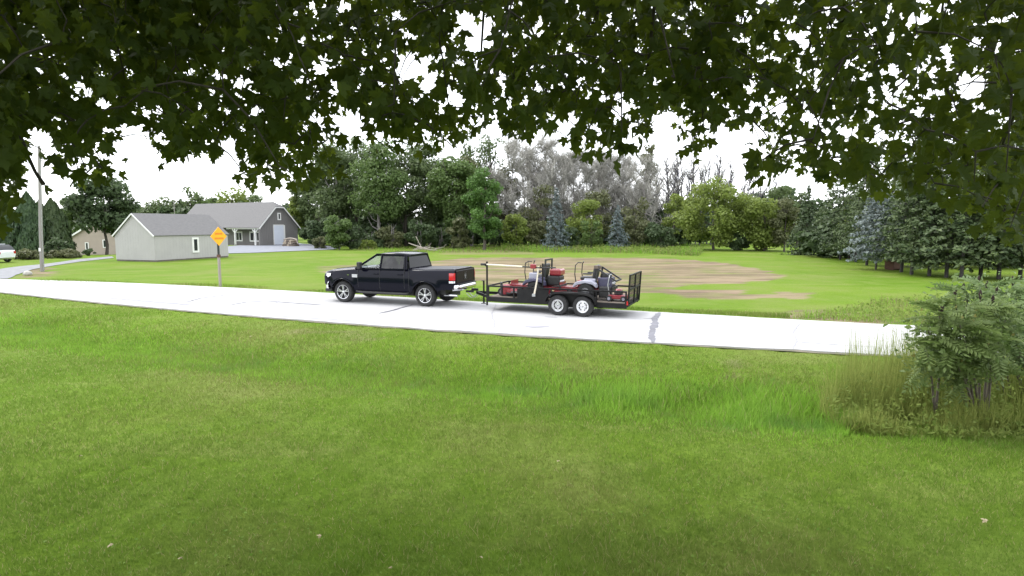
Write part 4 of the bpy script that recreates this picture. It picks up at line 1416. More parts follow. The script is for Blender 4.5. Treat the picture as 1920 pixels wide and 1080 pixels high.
def conifer(loc, h, wd, mat, label, seed, base=.06, name='conifer_tree', group=None, leaf=.34, step=.34, droop=.25, shape=.85, per=8, trunk='bark', dens=1.0, lift=0.0):
    rng = np.random.default_rng(seed)
    t = empty(name, tuple(loc))
    tag(t, label, 'tree', group)
    r0 = max(.06, h * .0095)
    tb = MB().tube([(0, 0, -.15), (0, 0, h * .4), (0, 0, h * .97)], [r0 * 1.2, r0 * .75, r0 * .08], 8, caps=False)
    Ps, Ns, Ds = [], [], []
    z = h * base
    while z < h * .985:
        tt = (z - h * base) / (h * (1 - base))
        L0 = wd / 2 * (1 - tt) ** shape * (1 if tt > .08 else .8 + tt * 2.5) + .08
        nb = max(4, int(per * (1 - tt * .5)))
        a0 = rng.uniform(0, 6.28)
        for b in range(nb):
            a = a0 + 2 * math.pi * b / nb + rng.uniform(-.3, .3)
            L = L0 * rng.uniform(.68, 1.12)
            zz = z + rng.uniform(-.5, .5) * step
            m_ = max(4, int(L / leaf * 4.2 * dens))
            s_ = rng.uniform(.12, 1.0, m_) ** .75
            side = rng.normal(size=m_) * .16 * L * (1 - s_ * .6)
            x = math.cos(a) * s_ * L - math.sin(a) * side
            y = math.sin(a) * s_ * L + math.cos(a) * side
            zc = zz - droop * L * s_ ** 1.4 + lift * L * s_ ** 2.2 + rng.normal(size=m_) * .06
            Ps.append(np.stack([x, y, zc], 1))
            Ns.append(np.stack([rng.normal(size=m_) * .5 + math.cos(a) * .5, rng.normal(size=m_) * .5 + math.sin(a) * .5, rng.uniform(.2, 1.1, m_)], 1))
            Ds.append(np.tile([math.cos(a), math.sin(a), -droop * .8], (m_, 1)) + rng.normal(size=(m_, 3)) * .35)
            if L > .7 and b % 2 == 0:
                tb.tube([(0, 0, zz), (math.cos(a) * L * .85, math.sin(a) * L * .85, zz - droop * L * .7)], [r0 * .22, r0 * .06], 4, caps=False)
        z += step * (1.15 - .5 * tt)
    tb.build('trunk', trunk, t, smooth=True)
    P, N, D = np.concatenate(Ps), np.concatenate(Ns), np.concatenate(Ds)
    V, Fc = cards(rng, P, N, leaf, aspect=.42, asp_dir=D)
    np_obj('crown', V, Fc, mat, t)
    TREES.append(t)
    return t

def bare_tree(loc, h, label, seed, mat='bark_grey', twigs=420, spread=.16, group=None, name='bare_tree', r0=None, tw_r=.016, first=.25, upright=.75, twig_mat='twig_grey', stiff=1.0):
    rng = np.random.default_rng(seed)
    t = empty(name, tuple(loc))
    tag(t, label, 'tree', group)
    r0 = r0 or h * .011
    mb = MB()
    lx, ly = rng.normal(0, .035, 2)
    tp = [np.array([lx * h * k_ + rng.normal(0, .012) * h * (k_ > 0), ly * h * k_ + rng.normal(0, .012) * h * (k_ > 0), h * k_]) for k_ in (0, .2, .4, .6, .8, 1.0)]
    tp[0][2] = -.15
    mb.tube(tp, [r0 * v ** (1 / stiff) for v in (1.2, 1, .85, .65, .4, .12)], 7, caps=False)
    segs = []
    def on_trunk(k_):
        i = min(4, int(k_ * 5)); f = k_ * 5 - i
        return tp[i] * (1 - f) + tp[i + 1] * f
    for i in range(22):
        k_ = rng.uniform(first, .97)
        p = on_trunk(k_)
        a = rng.uniform(0, 6.28)
        L = h * spread * (1.25 - k_) * rng.uniform(.8, 1.6) * 1.5
        d = np.array([math.cos(a) * (1 - upright * .6), math.sin(a) * (1 - upright * .6), upright * rng.uniform(.5, 1.2)])
        d /= np.linalg.norm(d)
        pts = [p]
        for s_ in range(3):
            d2 = d + rng.normal(0, .16, 3)
            pts.append(pts[-1] + d2 / np.linalg.norm(d2) * L / 3)
        mb.tube(pts, [r0 * .4 ** (1 / stiff), r0 * .3 ** (1 / stiff), r0 * .2 ** (1 / stiff), r0 * .07 ** (1 / stiff)], 4, caps=False)
        segs.append(pts)
    mb.build('trunk', mat, t, smooth=True)
    # twigs: slender three-sided shoots
    n = twigs
    if n:
        base = np.array([s_[rng.integers(1, 3)] + (s_[rng.integers(1, 4)] - s_[1]) * rng.uniform(0, 1) for s_ in [segs[i] for i in rng.integers(0, len(segs), n)]])
        d = rng.normal(0, .75, (n, 3)) + np.array([0, 0, .75])
        d /= np.linalg.norm(d, axis=1, keepdims=True)
        L = h * rng.uniform(.05, .17, (n, 1))
        e1 = np.cross(d, rng.normal(size=(n, 3)))
        e1 /= np.linalg.norm(e1, axis=1, keepdims=True)
        e2 = np.cross(d, e1)
        rr = tw_r
        a0, a1, a2 = base + e1 * rr, base + (-.5 * e1 + .87 * e2) * rr, base + (-.5 * e1 - .87 * e2) * rr
        tip = base + d * L + rng.normal(0, .05, (n, 3))
        V = np.stack([a0, a1, a2, tip], 1).reshape(-1, 3)
        k0 = np.arange(n)[:, None] * 4
        Fc = np.concatenate([k0 + [0, 1, 3], k0 + [1, 2, 3], k0 + [2, 0, 3]])
        tag(np_obj('twigs', V, Fc, twig_mat, t), kind='stuff')
    TREES.append(t)
    return t

def place(px, base_py, top_py, wpx, Y=None):
    """where a tree stands, its height and width, from its outline in the photo"""
    if Y is None:
        p = gz(px, base_py)
    else:
        x = (px - 960) / F_PX * Y * 1.0
        p = Vector((x, Y, hz(x, Y)))
        # exact x for that depth at ground level
        for _ in range(3):
            qx, qy = to_px(p)
            p.x += (px - qx) * p.y / F_PX
            p.z = hz(p.x, p.y)
    s = F_PX / ((p - CAM).dot(FW))
    top = at(px, top_py, p.y).z
    return p, top - p.z, wpx / s

def B(px, by, ty, wpx, mat, label, seed, Y=None, **k):
    p, h, wd = place(px, by, ty, wpx, Y)
    return broadleaf(p, h, wd, mat, label, seed, **k)
def Cn(px, by, ty, wpx, mat, label, seed, Y=None, **k):
    p, h, wd = place(px, by, ty, wpx, Y)
    return conifer(p, h, wd, mat, label, seed, **k)
def D(px, by, ty, label, seed, Y=None, **k):
    p, h, wd = place(px, by, ty, 10, Y)
    return bare_tree(p, h, label, seed, **k)

# --- left: evergreens, shade trees, trees behind the roofs
def arborvitae(px, ty, wd, mat, label, seed, Y):
    p, h, w_ = place(px, 484, ty, wd, Y)
    rng = np.random.default_rng(seed)
    t = empty('evergreen_tree', tuple(p))
    tag(t, label, 'tree', 'evergreen clump at the left')
    MB().tube([(0, 0, -.1), (0, 0, h * .9)], [.14, .03], 7, caps=False).build('trunk', 'bark', t, smooth=True)
    n = 7000
    q = rng.uniform(0, 1, n) ** .9
    rad = w_ / 2 * np.interp(q, [0, .12, .4, .7, .9, 1.0], [.8, 1.0, .95, .68, .3, .04])
    a = rng.uniform(0, 6.28, n)
    lump = 1 + .16 * np.sin(a * 3 + q * 9 + seed) * np.cos(q * 17 + seed) + .10 * np.sin(a * 7 - q * 23)
    rr = rad * lump * rng.uniform(.55, 1.02, n) ** .5
    P = np.stack([np.cos(a) * rr, np.sin(a) * rr, q * h], 1)
    N = np.stack([np.cos(a), np.sin(a), np.full(n, .3)], 1) + rng.normal(size=(n, 3)) * .5
    V, Fc = cards(rng, P, N, .34, aspect=1.0)
    V = V.reshape(-1, 4, 3); c = V.mean(1, keepdims=True)
    V = c + (V - c) * np.array([.6, .6, 1.5])
    np_obj('crown', V.reshape(-1, 3), Fc, mat, t)
arborvitae(26, 396, 50, 'needle_arb', 'dark bushy evergreen at the far left, first of the evergreen clump', 1, 60)
arborvitae(60, 362, 56, 'needle_arb', 'tall pointed evergreen just left of the utility pole', 2, 59)
arborvitae(104, 374, 60, 'needle_dark', 'broad dark evergreen just right of the utility pole', 3, 61)
arborvitae(82, 378, 46, 'needle_dark', 'dark evergreen hidden directly behind the utility pole', 13, 63)
B(112, 484, 448, 46, 'leaf_deep', 'rounded green shrub at the foot of the broad dark evergreen', 4, Y=56, n=1800, leaf=.22, base=.0, name='shrub', cat='shrub')
B(62, 494, 472, 70, 'leaf_olive', 'low spreading juniper left of the utility pole foot', 5, Y=53, n=1800, leaf=.2, base=.0, name='shrub', cat='shrub')
B(128, 490, 470, 60, 'leaf_olive', 'low spreading juniper right of the utility pole foot', 6, Y=55, n=1600, leaf=.2, base=.0, name='shrub', cat='shrub')
B(168, 478, 467, 22, 'leaf_deep', 'small round clipped bush against the tan house', 7, Y=77, n=600, leaf=.2, base=.0, name='shrub', cat='shrub')
B(200, 478, 338, 125, 'leaf_deep', 'large dark shade tree rising behind the pale shed', 8, Y=66, n=5200, leaf=.42, base=.25)
B(150, 478, 362, 62, 'leaf_fresh', 'lighter green tree between the tan house and the large shade tree', 9, Y=92, n=2600, leaf=.5, base=.12)
B(240, 478, 385, 55, 'leaf_deep', 'dark tree low behind the pale shed roof', 10, Y=95, n=1800, leaf=.5, base=.1)
for i, (px, ty, wd, m_) in enumerate(((297, 371, 50, 'leaf_wood'), (362, 356, 52, 'leaf_wood'), (402, 361, 34, 'leaf_fresh'), (438, 355, 66, 'leaf_yellow'), (478, 368, 52, 'leaf_wood'), (262, 384, 44, 'leaf_deep'), (330, 384, 40, 'leaf_olive'), (510, 380, 40, 'leaf_wood'))):
    B(px, 462, ty, wd * 1.35, m_, ['green tree above the ridge of the pale shed', 'rounded tree above the joint of the two grey roofs', 'small fresh green tree behind the left end of the barn ridge', 'yellow-green tree behind the middle of the barn ridge', 'green tree behind the right half of the barn ridge', 'dark tree right of the large shade tree', 'olive tree beside the thin mast', 'small tree behind the barn gable peak'][i], 20 + i, Y=128, n=2600, leaf=.62, base=.1)
B(552, 465, 362, 48, 'leaf_yellow', 'loose yellow-green tree just right of the barn gable', 30, Y=104, n=1700, leaf=.5, base=.1)
B(600, 463, 400, 50, 'leaf_deep', 'dark green bush right beside the barn corner', 31, Y=80, n=2000, leaf=.34, base=.0, name='shrub', cat='shrub')
B(636, 468, 402, 66, 'leaf_fresh', 'dense rounded green bush between barn and pickup', 32, Y=73, n=3000, leaf=.3, base=.02, name='shrub', cat='shrub')
B(602, 468, 445, 40, 'leaf_olive', 'low scrubby bush at the end of the gravel yard', 33, Y=76, n=800, leaf=.25, base=.0, name='shrub', cat='shrub')

# --- the wood in the middle
W1 = [(572, 330, 70, 'leaf_wood'), (618, 268, 96, 'leaf_wood'), (668, 262, 92, 'leaf_wood'), (715, 276, 86, 'leaf_fresh'), (762, 282, 84, 'leaf_wood'), (806, 280, 80, 'leaf_wood'), (850, 288, 72, 'leaf_fresh'), (884, 300, 62, 'leaf_olive')]
WL = ['low green tree at the left end of the wood beside the barn', 'tall full tree second from the left end of the wood', 'tallest full green tree above the bush right of the barn', 'tall light green tree of the wood above the pickup bonnet', 'broad green tree of the wood above the pickup cab', 'dense green tree of the wood above the pickup bed', 'light green tree of the wood above the pickup tailgate', 'olive green tree of the wood left of the compact bright tree']
for i, ((px, ty, wd, m_), lb) in enumerate(zip(W1, WL)):
    B(px + (14 if i < 2 else 0), 468, ty, wd * (1.3 if i > 1 else .95), m_, lb, 40 + i, Y=104 if i == 0 else 82 + (i % 3) * 4, n=6200, leaf=.40, base=.10 + .05 * (i % 2), trunk='bark_grey' if i % 2 else 'bark', sub_r=(.20, .34), nsub=40)
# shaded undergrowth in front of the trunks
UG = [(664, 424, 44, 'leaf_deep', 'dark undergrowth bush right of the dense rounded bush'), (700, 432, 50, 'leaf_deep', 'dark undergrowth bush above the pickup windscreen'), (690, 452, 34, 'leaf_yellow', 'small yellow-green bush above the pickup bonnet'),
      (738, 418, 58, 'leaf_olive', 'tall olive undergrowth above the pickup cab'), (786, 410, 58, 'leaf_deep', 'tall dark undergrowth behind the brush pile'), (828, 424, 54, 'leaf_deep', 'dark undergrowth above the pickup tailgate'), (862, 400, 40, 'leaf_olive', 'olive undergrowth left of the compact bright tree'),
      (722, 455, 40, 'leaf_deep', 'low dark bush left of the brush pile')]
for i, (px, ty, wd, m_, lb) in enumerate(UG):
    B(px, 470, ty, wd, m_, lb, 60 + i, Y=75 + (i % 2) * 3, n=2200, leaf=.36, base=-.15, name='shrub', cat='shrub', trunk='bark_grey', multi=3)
B(908, 465, 318, 84, 'leaf_bright', 'compact bright green tree standing forward of the wood edge', 70, Y=72, n=6500, leaf=.30, base=.08, sub_r=(.15, .25), nsub=52)
B(922, 465, 246, 54, 'leaf_wood', 'tall thin open-crowned tree behind the compact bright tree', 71, Y=92, n=1100, leaf=.42, base=.35)
B(880, 466, 252, 50, 'leaf_wood', 'tall airy tree behind the olive green tree of the wood', 72, Y=96, n=1100, leaf=.45, base=.35)
B(946, 463, 300, 56, 'leaf_olive', 'pale olive tree at the left end of the grey bare grove', 73, Y=88, n=1800, leaf=.4, base=.15)
B(968, 460, 398, 58, 'leaf_yellow', 'yellow-green bush left of the left blue spruce', 74, Y=74, n=1900, leaf=.3, base=.0, name='shrub', cat='shrub')
B(1004, 462, 408, 50, 'leaf_olive', 'olive bush directly left of the left blue spruce', 75, Y=76, n=1400, leaf=.3, base=.0, name='shrub', cat='shrub')
# grey bare grove
for i, (px, ty) in enumerate(((962, 282), (982, 272), (1000, 268), (1018, 276), (1036, 284), (1054, 290), (1072, 296), (1090, 300), (1108, 296), (1126, 298), (1146, 294), (1164, 298), (1184, 302), (1202, 306), (992, 300), (1028, 306), (1066, 312), (1100, 318), (1136, 316), (1172, 322), (1214, 330))):
    D(px, 462, ty, 'grey bare tree in the dense leafless grove behind the trailer', 100 + i, Y=84 + (i * 7) % 13, group='leafless grove behind the trailer', twigs=1500, tw_r=.032, spread=.24, r0=.11, first=.12, upright=.6)
for i, (px, ty, wd, lb) in enumerate(((1012, 345, 60, 'thin olive tree low in the left part of the leafless grove'), (1122, 352, 58, 'thin olive tree low in the middle of the leafless grove'), (1186, 362, 56, 'thin olive tree low at the right end of the leafless grove'))):
    B(px, 464, ty, wd, 'leaf_olive', lb, 300 + i, Y=80, n=1200, leaf=.34, base=.05)
# dead snags against the sky
for i, (px, ty, ln) in enumerate(((1222, 322, 0), (1234, 308, 0), (1246, 296, 0), (1258, 300, 0), (1268, 292, 0), (1280, 300, 0), (1292, 306, 0), (1304, 296, 0), (1318, 302, 0), (1332, 290, 0), (1346, 296, 0), (1352, 292, 0), (1370, 318, 0), (1386, 312, 0), (1404, 326, 0), (1418, 330, 0), (1450, 340, 0), (1228, 316, 0), (1252, 306, 0), (1263, 312, 0), (1274, 304, 0), (1286, 314, 0), (1311, 310, 0), (1325, 316, 0), (1360, 306, 0), (1395, 322, 0))):
    D(px, 462, ty, 'slender dead snag standing against the white sky right of the grove', 140 + i, Y=90 + (i * 5) % 11, group='dead snags against the sky', mat='bark_snag', twigs=90, tw_r=.035, spread=.16, r0=.10, stiff=2.2, twig_mat='twig_grey', upright=.95)
B(1214, 463, 268, 34, 'leaf_olive', 'tall pale leafy treetop between grove and snags', 160, Y=98, n=700, leaf=.45, base=.55)
# spruces and bushes at the field edge
Cn(1042, 468, 350, 66, 'needle_blue', 'left blue-grey spruce at the field edge behind the trailer', 170, Y=70, base=.04, leaf=.34, step=.30, dens=1.3)
Cn(1157, 467, 384, 62, 'needle_blue', 'right blue-grey spruce at the field edge behind the trailer', 171, Y=70, base=.04, leaf=.32, step=.28, dens=1.3)
B(1098, 460, 376, 72, 'leaf_yellow', 'yellow-green bushy tree between the two blue spruces', 172, Y=76, n=2600, leaf=.3, base=.02, name='shrub', cat='shrub')
B(1108, 467, 412, 44, 'leaf_fresh', 'small fresh green bush between the two blue spruces', 173, Y=71, n=1200, leaf=.26, base=.0, name='shrub', cat='shrub')
B(1066, 466, 428, 44, 'leaf_deep', 'dark low bush right of the left blue spruce', 174, Y=72, n=1000, leaf=.28, base=.0, name='shrub', cat='shrub')
B(1190, 462, 392, 54, 'leaf_olive', 'olive bush just right of the right blue spruce', 175, Y=75, n=1600, leaf=.3, base=.0, name='shrub', cat='shrub')
B(1238, 468, 414, 60, 'leaf_deep', 'dark green bush left of the large yellow-green tree', 176, Y=72, n=2200, leaf=.3, base=.0, name='shrub', cat='shrub')
B(1262, 466, 362, 44, 'leaf_yellow', 'small yellow-green tree at the left shoulder of the large one', 177, Y=78, n=1400, leaf=.32, base=.05)
B(1338, 470, 340, 150, 'leaf_yellow', 'large spreading yellow-green tree at the right of the field edge', 178, Y=72, n=8000, leaf=.34, base=-.05, sub_r=(.16, .26), nsub=75)
B(1432, 472, 360, 108, 'leaf_yellow', 'second yellow-green tree between the large one and the dark spruce', 179, Y=70, n=5000, leaf=.34, base=-.05, sub_r=(.18, .30), nsub=50)
B(1384, 470, 440, 50, 'leaf_deep', 'dark shrub under the large yellow-green tree', 180, Y=70.5, n=1400, leaf=.28, base=.0, name='shrub', cat='shrub')
B(1470, 474, 376, 56, 'leaf_olive', 'olive bushy tree left of the dark narrow spruce', 181, Y=68, n=2600, leaf=.28, base=.0, name='shrub', cat='shrub')

B(1456, 470, 344, 60, 'leaf_wood', 'green treetop behind the second yellow-green tree', 182, Y=92, n=2400, leaf=.42, base=.1)
B(1494, 470, 352, 50, 'leaf_wood', 'green treetop behind the olive bushy tree', 183, Y=94, n=2000, leaf=.42, base=.1)
# --- right: spruces and pines
Cn(1510, 480, 346, 84, 'needle_dark', 'dark narrow spruce at the right end of the field', 190, Y=60, base=.02, dens=1.5, step=.26, shape=1.0, per=10)
Cn(1556, 485, 318, 96, 'needle_pine', 'tall green conifer right of the dark narrow spruce', 191, Y=56, base=.08, dens=1.2, step=.36)
B(1592, 486, 366, 40, 'leaf_yellow', 'slim yellow-green tree left of the big blue spruce', 192, Y=54, n=1700, leaf=.26, base=.12, name='deciduous_tree')
Cn(1642, 507, 345, 132, 'needle_silver', 'big silver-blue spruce among the right-hand conifers', 193, Y=40.5, base=.17, leaf=.28, step=.24, dens=1.4, per=10, shape=.7, droop=.15)
PN = [(1575, 486, 300, 92, 52), (1604, 496, 270, 96, 49), (1625, 500, 262, 90, 45), (1690, 519, 240, 120, 38), (1709, 523, 230, 110, 36), (1742, 527, 225, 120, 35), (1774, 530, 215, 126, 34), (1802, 532, 210, 120, 33), (1838, 535, 205, 126, 34), (1872, 536, 200, 130, 33), (1912, 538, 205, 126, 33), (1664, 510, 262, 110, 43), (1960, 540, 205, 130, 33),
      (1726, 515, 252, 110, 43), (1790, 520, 240, 120, 42), (1855, 522, 240, 124, 42), (1900, 524, 240, 124, 43)]
PL = ['pine behind the slim yellow-green tree', 'pine rising directly left of the big blue spruce', 'tall pine rising directly behind the big blue spruce', 'pine with bare lower trunk right of the big blue spruce', 'pine with twin-looking dark trunk, second right of the big blue spruce',
      'third pine right of the big blue spruce, front row', 'fourth pine right of the big blue spruce, front row', 'fifth pine right of the big blue spruce, front row', 'pine directly behind the left sumac stems', 'pine directly behind the right sumac crown', 'pine nearest the right edge of the picture', 'pine crowding the right flank of the big blue spruce', 'pine trunk just beyond the right edge',
      'back-row pine between the second and third front pines', 'back-row pine between the fourth and fifth front pines', 'back-row pine above the sumac', 'back-row pine near the right edge']
for i, ((px, by, ty, wd, Y), lb) in enumerate(zip(PN, PL)):
    Cn(px, by, ty, wd * 1.22, 'needle_pine' if i % 3 else 'needle_dark', lb, 200 + i, Y=Y, base=.115 + .05 * ((i * 7) % 5) / 4, leaf=.32, step=.36, dens=1.25, per=9, shape=.75, droop=.42, lift=.18, name='pine_tree', group='pines at the right', trunk='bark_dark')

# distant wood closing the horizon
rng = np.random.default_rng(999)
Pn, Nn = [], []
for i in range(170):
    X = -160 + 360 * i / 169 + rng.uniform(-1, 1)
    Y = 150 + 22 * math.sin(i * .7) - 34 * ss(25, 60, X) + rng.uniform(-8, 8)
    X *= 1.0
    h = rng.uniform(6.5, 9.5) if X < 0 else rng.uniform(8, 12)
    pnt, nn = crown_points(rng, (X, Y, h * .5, 3.2, 3.2, h * .5), 12, 520, (.25, .4))
    Pn.append(pnt); Nn.append(nn)
V, Fc = cards(rng, np.concatenate(Pn), np.concatenate(Nn), .95)
tag(np_obj('distant_wood', V, Fc, 'leaf_deep'), 'distant dark belt of woodland beyond the field trees', 'woodland', kind='stuff')
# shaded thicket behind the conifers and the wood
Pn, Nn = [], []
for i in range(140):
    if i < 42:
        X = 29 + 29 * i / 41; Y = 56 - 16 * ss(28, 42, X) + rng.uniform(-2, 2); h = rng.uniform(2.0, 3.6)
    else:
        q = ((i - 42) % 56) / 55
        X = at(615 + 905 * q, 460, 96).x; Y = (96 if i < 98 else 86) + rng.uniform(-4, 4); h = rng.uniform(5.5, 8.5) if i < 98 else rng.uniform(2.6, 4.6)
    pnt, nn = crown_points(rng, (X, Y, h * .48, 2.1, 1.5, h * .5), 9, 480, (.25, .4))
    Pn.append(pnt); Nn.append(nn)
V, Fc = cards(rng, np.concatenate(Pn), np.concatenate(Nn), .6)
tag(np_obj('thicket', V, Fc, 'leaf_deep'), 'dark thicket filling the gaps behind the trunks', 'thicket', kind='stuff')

# ------------------------------------------------------------------ maple over the camera
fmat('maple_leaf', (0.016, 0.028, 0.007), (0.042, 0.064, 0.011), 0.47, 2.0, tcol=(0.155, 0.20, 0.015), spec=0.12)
pmat('maple_bark', (0.045, 0.038, 0.032), (0.028, 0.024, 0.02), scale=7, rough=0.95, stretch=(3, 3, .6), bump=.8)
LEAF_R = [(.15, -.06), (.37, -.05), (.27, .10), (.36, .18), (.57, .33), (.43, .40), (.42, .53), (.27, .46), (.16, .46), (.21, .65), (.10, .74)]
def leaf_template(curl, skew):
    out = [(0, 0)] + LEAF_R + [(0, .98)] + [(-x, y) for x, y in reversed(LEAF_R)]
    pts = []
    for x, y in out:
        x *= 1 + skew * (1 if x > 0 else -1)
        pts.append((x, y, -curl * (abs(x) ** 1.5) - curl * .5 * max(0, y - .4) ** 2 + .04 * math.sin(9 * x + 5 * y)))
    pts.append((0, .34, .03))
    n = len(out)
    fs = [(i, (i + 1) % n, n) for i in range(n)]
    return np.array(pts), np.array(fs)
LT = [leaf_template(c, s) for c, s in ((.25, .0), (.5, .08), (.1, -.07), (.8, .04))]

BX = [-200, 0, 22, 30, 45, 60, 95, 110, 130, 212, 222, 270, 300, 400, 420, 440, 460, 620, 632, 645, 690, 700, 880, 892, 905, 945, 960, 1060, 1066, 1085, 1205, 1215, 1240, 1262, 1272, 1310, 1322, 1400, 1412, 1440, 1460, 1520, 1540, 1600, 1620, 1700, 1720, 1760, 1770, 1840, 1850, 1920, 2120]
BY = [430, 425, 425, 375, 300, 235, 235, 330, 350, 350, 232, 225, 305, 312, 270, 255, 352, 352, 340, 255, 250, 288, 295, 262, 238, 238, 262, 268, 292, 302, 302, 268, 225, 215, 292, 296, 262, 252, 338, 346, 325, 322, 345, 352, 366, 372, 360, 372, 392, 404, 450, 462, 470]
HOLES = [(600, 130, 26, 22), (655, 238, 34, 20), (775, 130, 34, 34), (800, 160, 26, 18), (885, 55, 36, 36), (905, 90, 30, 18), (1495, 80, 22, 22), (1465, 70, 14, 14), (1822, 165, 32, 24), (1700, 45, 16, 20), (1665, 80, 15, 11), (1670, 140, 22, 16), (1525, 235, 22, 18), (1585, 258, 16, 10),
         (1900, 110, 16, 22), (1880, 45, 14, 18), (1330, 120, 10, 8), (1060, 238, 22, 20), (1120, 190, 24, 12), (1165, 205, 16, 22), (1250, 235, 18, 22), (1370, 265, 50, 18), (590, 235, 14, 10), (455, 165, 26, 10), (420, 150, 16, 12), (265, 215, 18, 12), (150, 170, 26, 16), (190, 200, 20, 12), (300, 215, 14, 12), (480, 215, 16, 10), (745, 38, 18, 10), (935, 22, 14, 14), (1075, 110, 10, 12), (1010, 60, 12, 16), (1405, 160, 10, 8), (1765, 105, 12, 16), (1545, 28, 10, 8), (645, 18, 16, 12), (530, 120, 22, 14), (1460, 205, 16, 14), (1440, 255, 22, 10), (350, 140, 14, 8), (860, 195, 20, 10), (985, 195, 14, 8), (1260, 90, 8, 7), (1590, 120, 9, 8), (1640, 250, 10, 8), (1780, 270, 10, 8), (1730, 210, 9, 7)]
def canopy_ok(px, py, slack=0.0):
    if py > interp(BX, BY, px) + slack:
        return False
    for cx, cy, rx, ry in HOLES:
        if ((px - cx) / rx) ** 2 + ((py - cy) / ry) ** 2 < 1:
            return False
    return True

rng = np.random.default_rng(77)
mt = empty('maple_tree', (0.5, -1.7, 0))
tag(mt, 'maple tree overhanging the lawn, dark lobed leaves hanging across the top', 'tree')
MO = Vector((0.5, -1.7, 0))
mb = MB()
mb.tube([(0, 0, -.2), (0, 0, .3), (.02, -.03, 2), (.05, -.05, 4.5), (0, 0, 7), (-.1, 0, 9.5)], [.42, .34, .29, .26, .2, .1], 14, caps=False)
mb.build('trunk', 'maple_bark', mt, smooth=True)
limbs = [(40, 150, 4.6), (170, 90, 6.2), (400, 60, 6.0), (560, 40, 6.6), (735, 60, 5.2), (900, 130, 7.0), (1110, 150, 5.4), (1212, 150, 4.6), (1330, 90, 6.8), (1500, 150, 5.6), (1640, 80, 6.6), (1880, 270, 5.0), (1760, 60, 7.0), (2010, 180, 4.2), (-140, 220, 4.2)]
nodes = []
for i, (px, py, Y) in enumerate(limbs):
    e = at(px, py, Y)
    s0 = MO + Vector((0.03, 0.0, 3.9 + .28 * (i % 9)))
    flat = Vector((e.x - s0.x, e.y - s0.y, 0))
    c1 = s0 + flat * .25 + Vector((0, 0, 1.3))
    c2 = s0 + flat * .65 + Vector((0, 0, max(2.2, e.z - s0.z + 1.6)))
    pts = []
    for k_ in np.linspace(0, 1, 13):
        q = (1 - k_) ** 3 * s0 + 3 * (1 - k_) ** 2 * k_ * c1 + 3 * (1 - k_) * k_ * k_ * c2 + k_ ** 3 * e
        q = q + Vector(rng.normal(0, .035, 3)) * (1 if 0 < k_ < 1 else 0)
        pts.append(q)
    rad = [.075 * (1 - k_) + .010 for k_ in np.linspace(0, 1, 13)]
    MB().tube([p - MO for p in pts], rad, 7, caps=False).build('limb', 'maple_bark', mt, smooth=True)
    nodes += [np.array(p) for p in pts[5:]]
# sprays of leaves
sprays = []
tries = 0
while len(sprays) < 1750 and tries < 20000:
    tries += 1
    px, py = rng.uniform(-180, 2100), rng.uniform(-190, 465)
    if not canopy_ok(px, py, -16):
        continue
    Y = rng.uniform(3.6, 7.8)
    if px > 1500: Y = rng.uniform(3.4, 7.0)
    sprays.append((px, py, np.array(at(px, py, Y))))
for _ in range(820):
    px, py = (rng.uniform(-150, 560), rng.uniform(-160, 260)) if _ < 480 else (rng.uniform(620, 1320), rng.uniform(-160, 250))
    if canopy_ok(px, py, -20):
        sprays.append((px, py, np.array(at(px, py, rng.uniform(3.8, 7.8)))))
for _ in range(70):
    px, py = rng.uniform(-110, 2), rng.uniform(120, 405)
    sprays.append((px, py, np.array(at(px, py, rng.uniform(3.2, 4.6)))))
sprays.sort(key=lambda s_: np.linalg.norm(s_[2] - np.array([0, -1, 7])))
tw_ = MB()
LP, LTt, LN, LS = [], [], [], []
for px, py, c in sprays:
    nd = np.array(nodes)
    dv = np.linalg.norm(nd - c, axis=1) + .6 * np.maximum(0, c[2] - nd[:, 2])
    j = int(dv.argmin())
    a = nodes[j]
    dist = np.linalg.norm(a - c)
    m_ = (a + c) / 2 + np.array([0, 0, .10 * dist])
    if dist < 1.6:
        r_ = .004 + .004 * min(1, dist)
        tw_.tube([Vector(a) - MO, Vector(m_) - MO, Vector(c) - MO], [r_ * 1.4, r_, r_ * .6], 4, caps=False)
    nodes.append(c)
    for q in range(rng.integers(7, 12)):
        lp = c + rng.normal(0, .13, 3) * np.array([1.15, 1, .8])
        ppx, ppy = to_px(lp - np.array([0, 0, .05]))
        if not canopy_ok(ppx, ppy, 4) and rng.random() < .93:
            continue
        tdir = rng.normal(0, .55, 3) + np.array([0, 0, -.8])
        tdir /= np.linalg.norm(tdir)
        nrm = np.array([rng.normal(0, .7), rng.normal(-.25, .7), rng.normal(.45, .5)])
        nrm -= tdir * nrm.dot(tdir)
        nrm /= np.linalg.norm(nrm) + 1e-9
        LP.append(lp); LTt.append(tdir); LN.append(nrm); LS.append(rng.uniform(.07, .135))
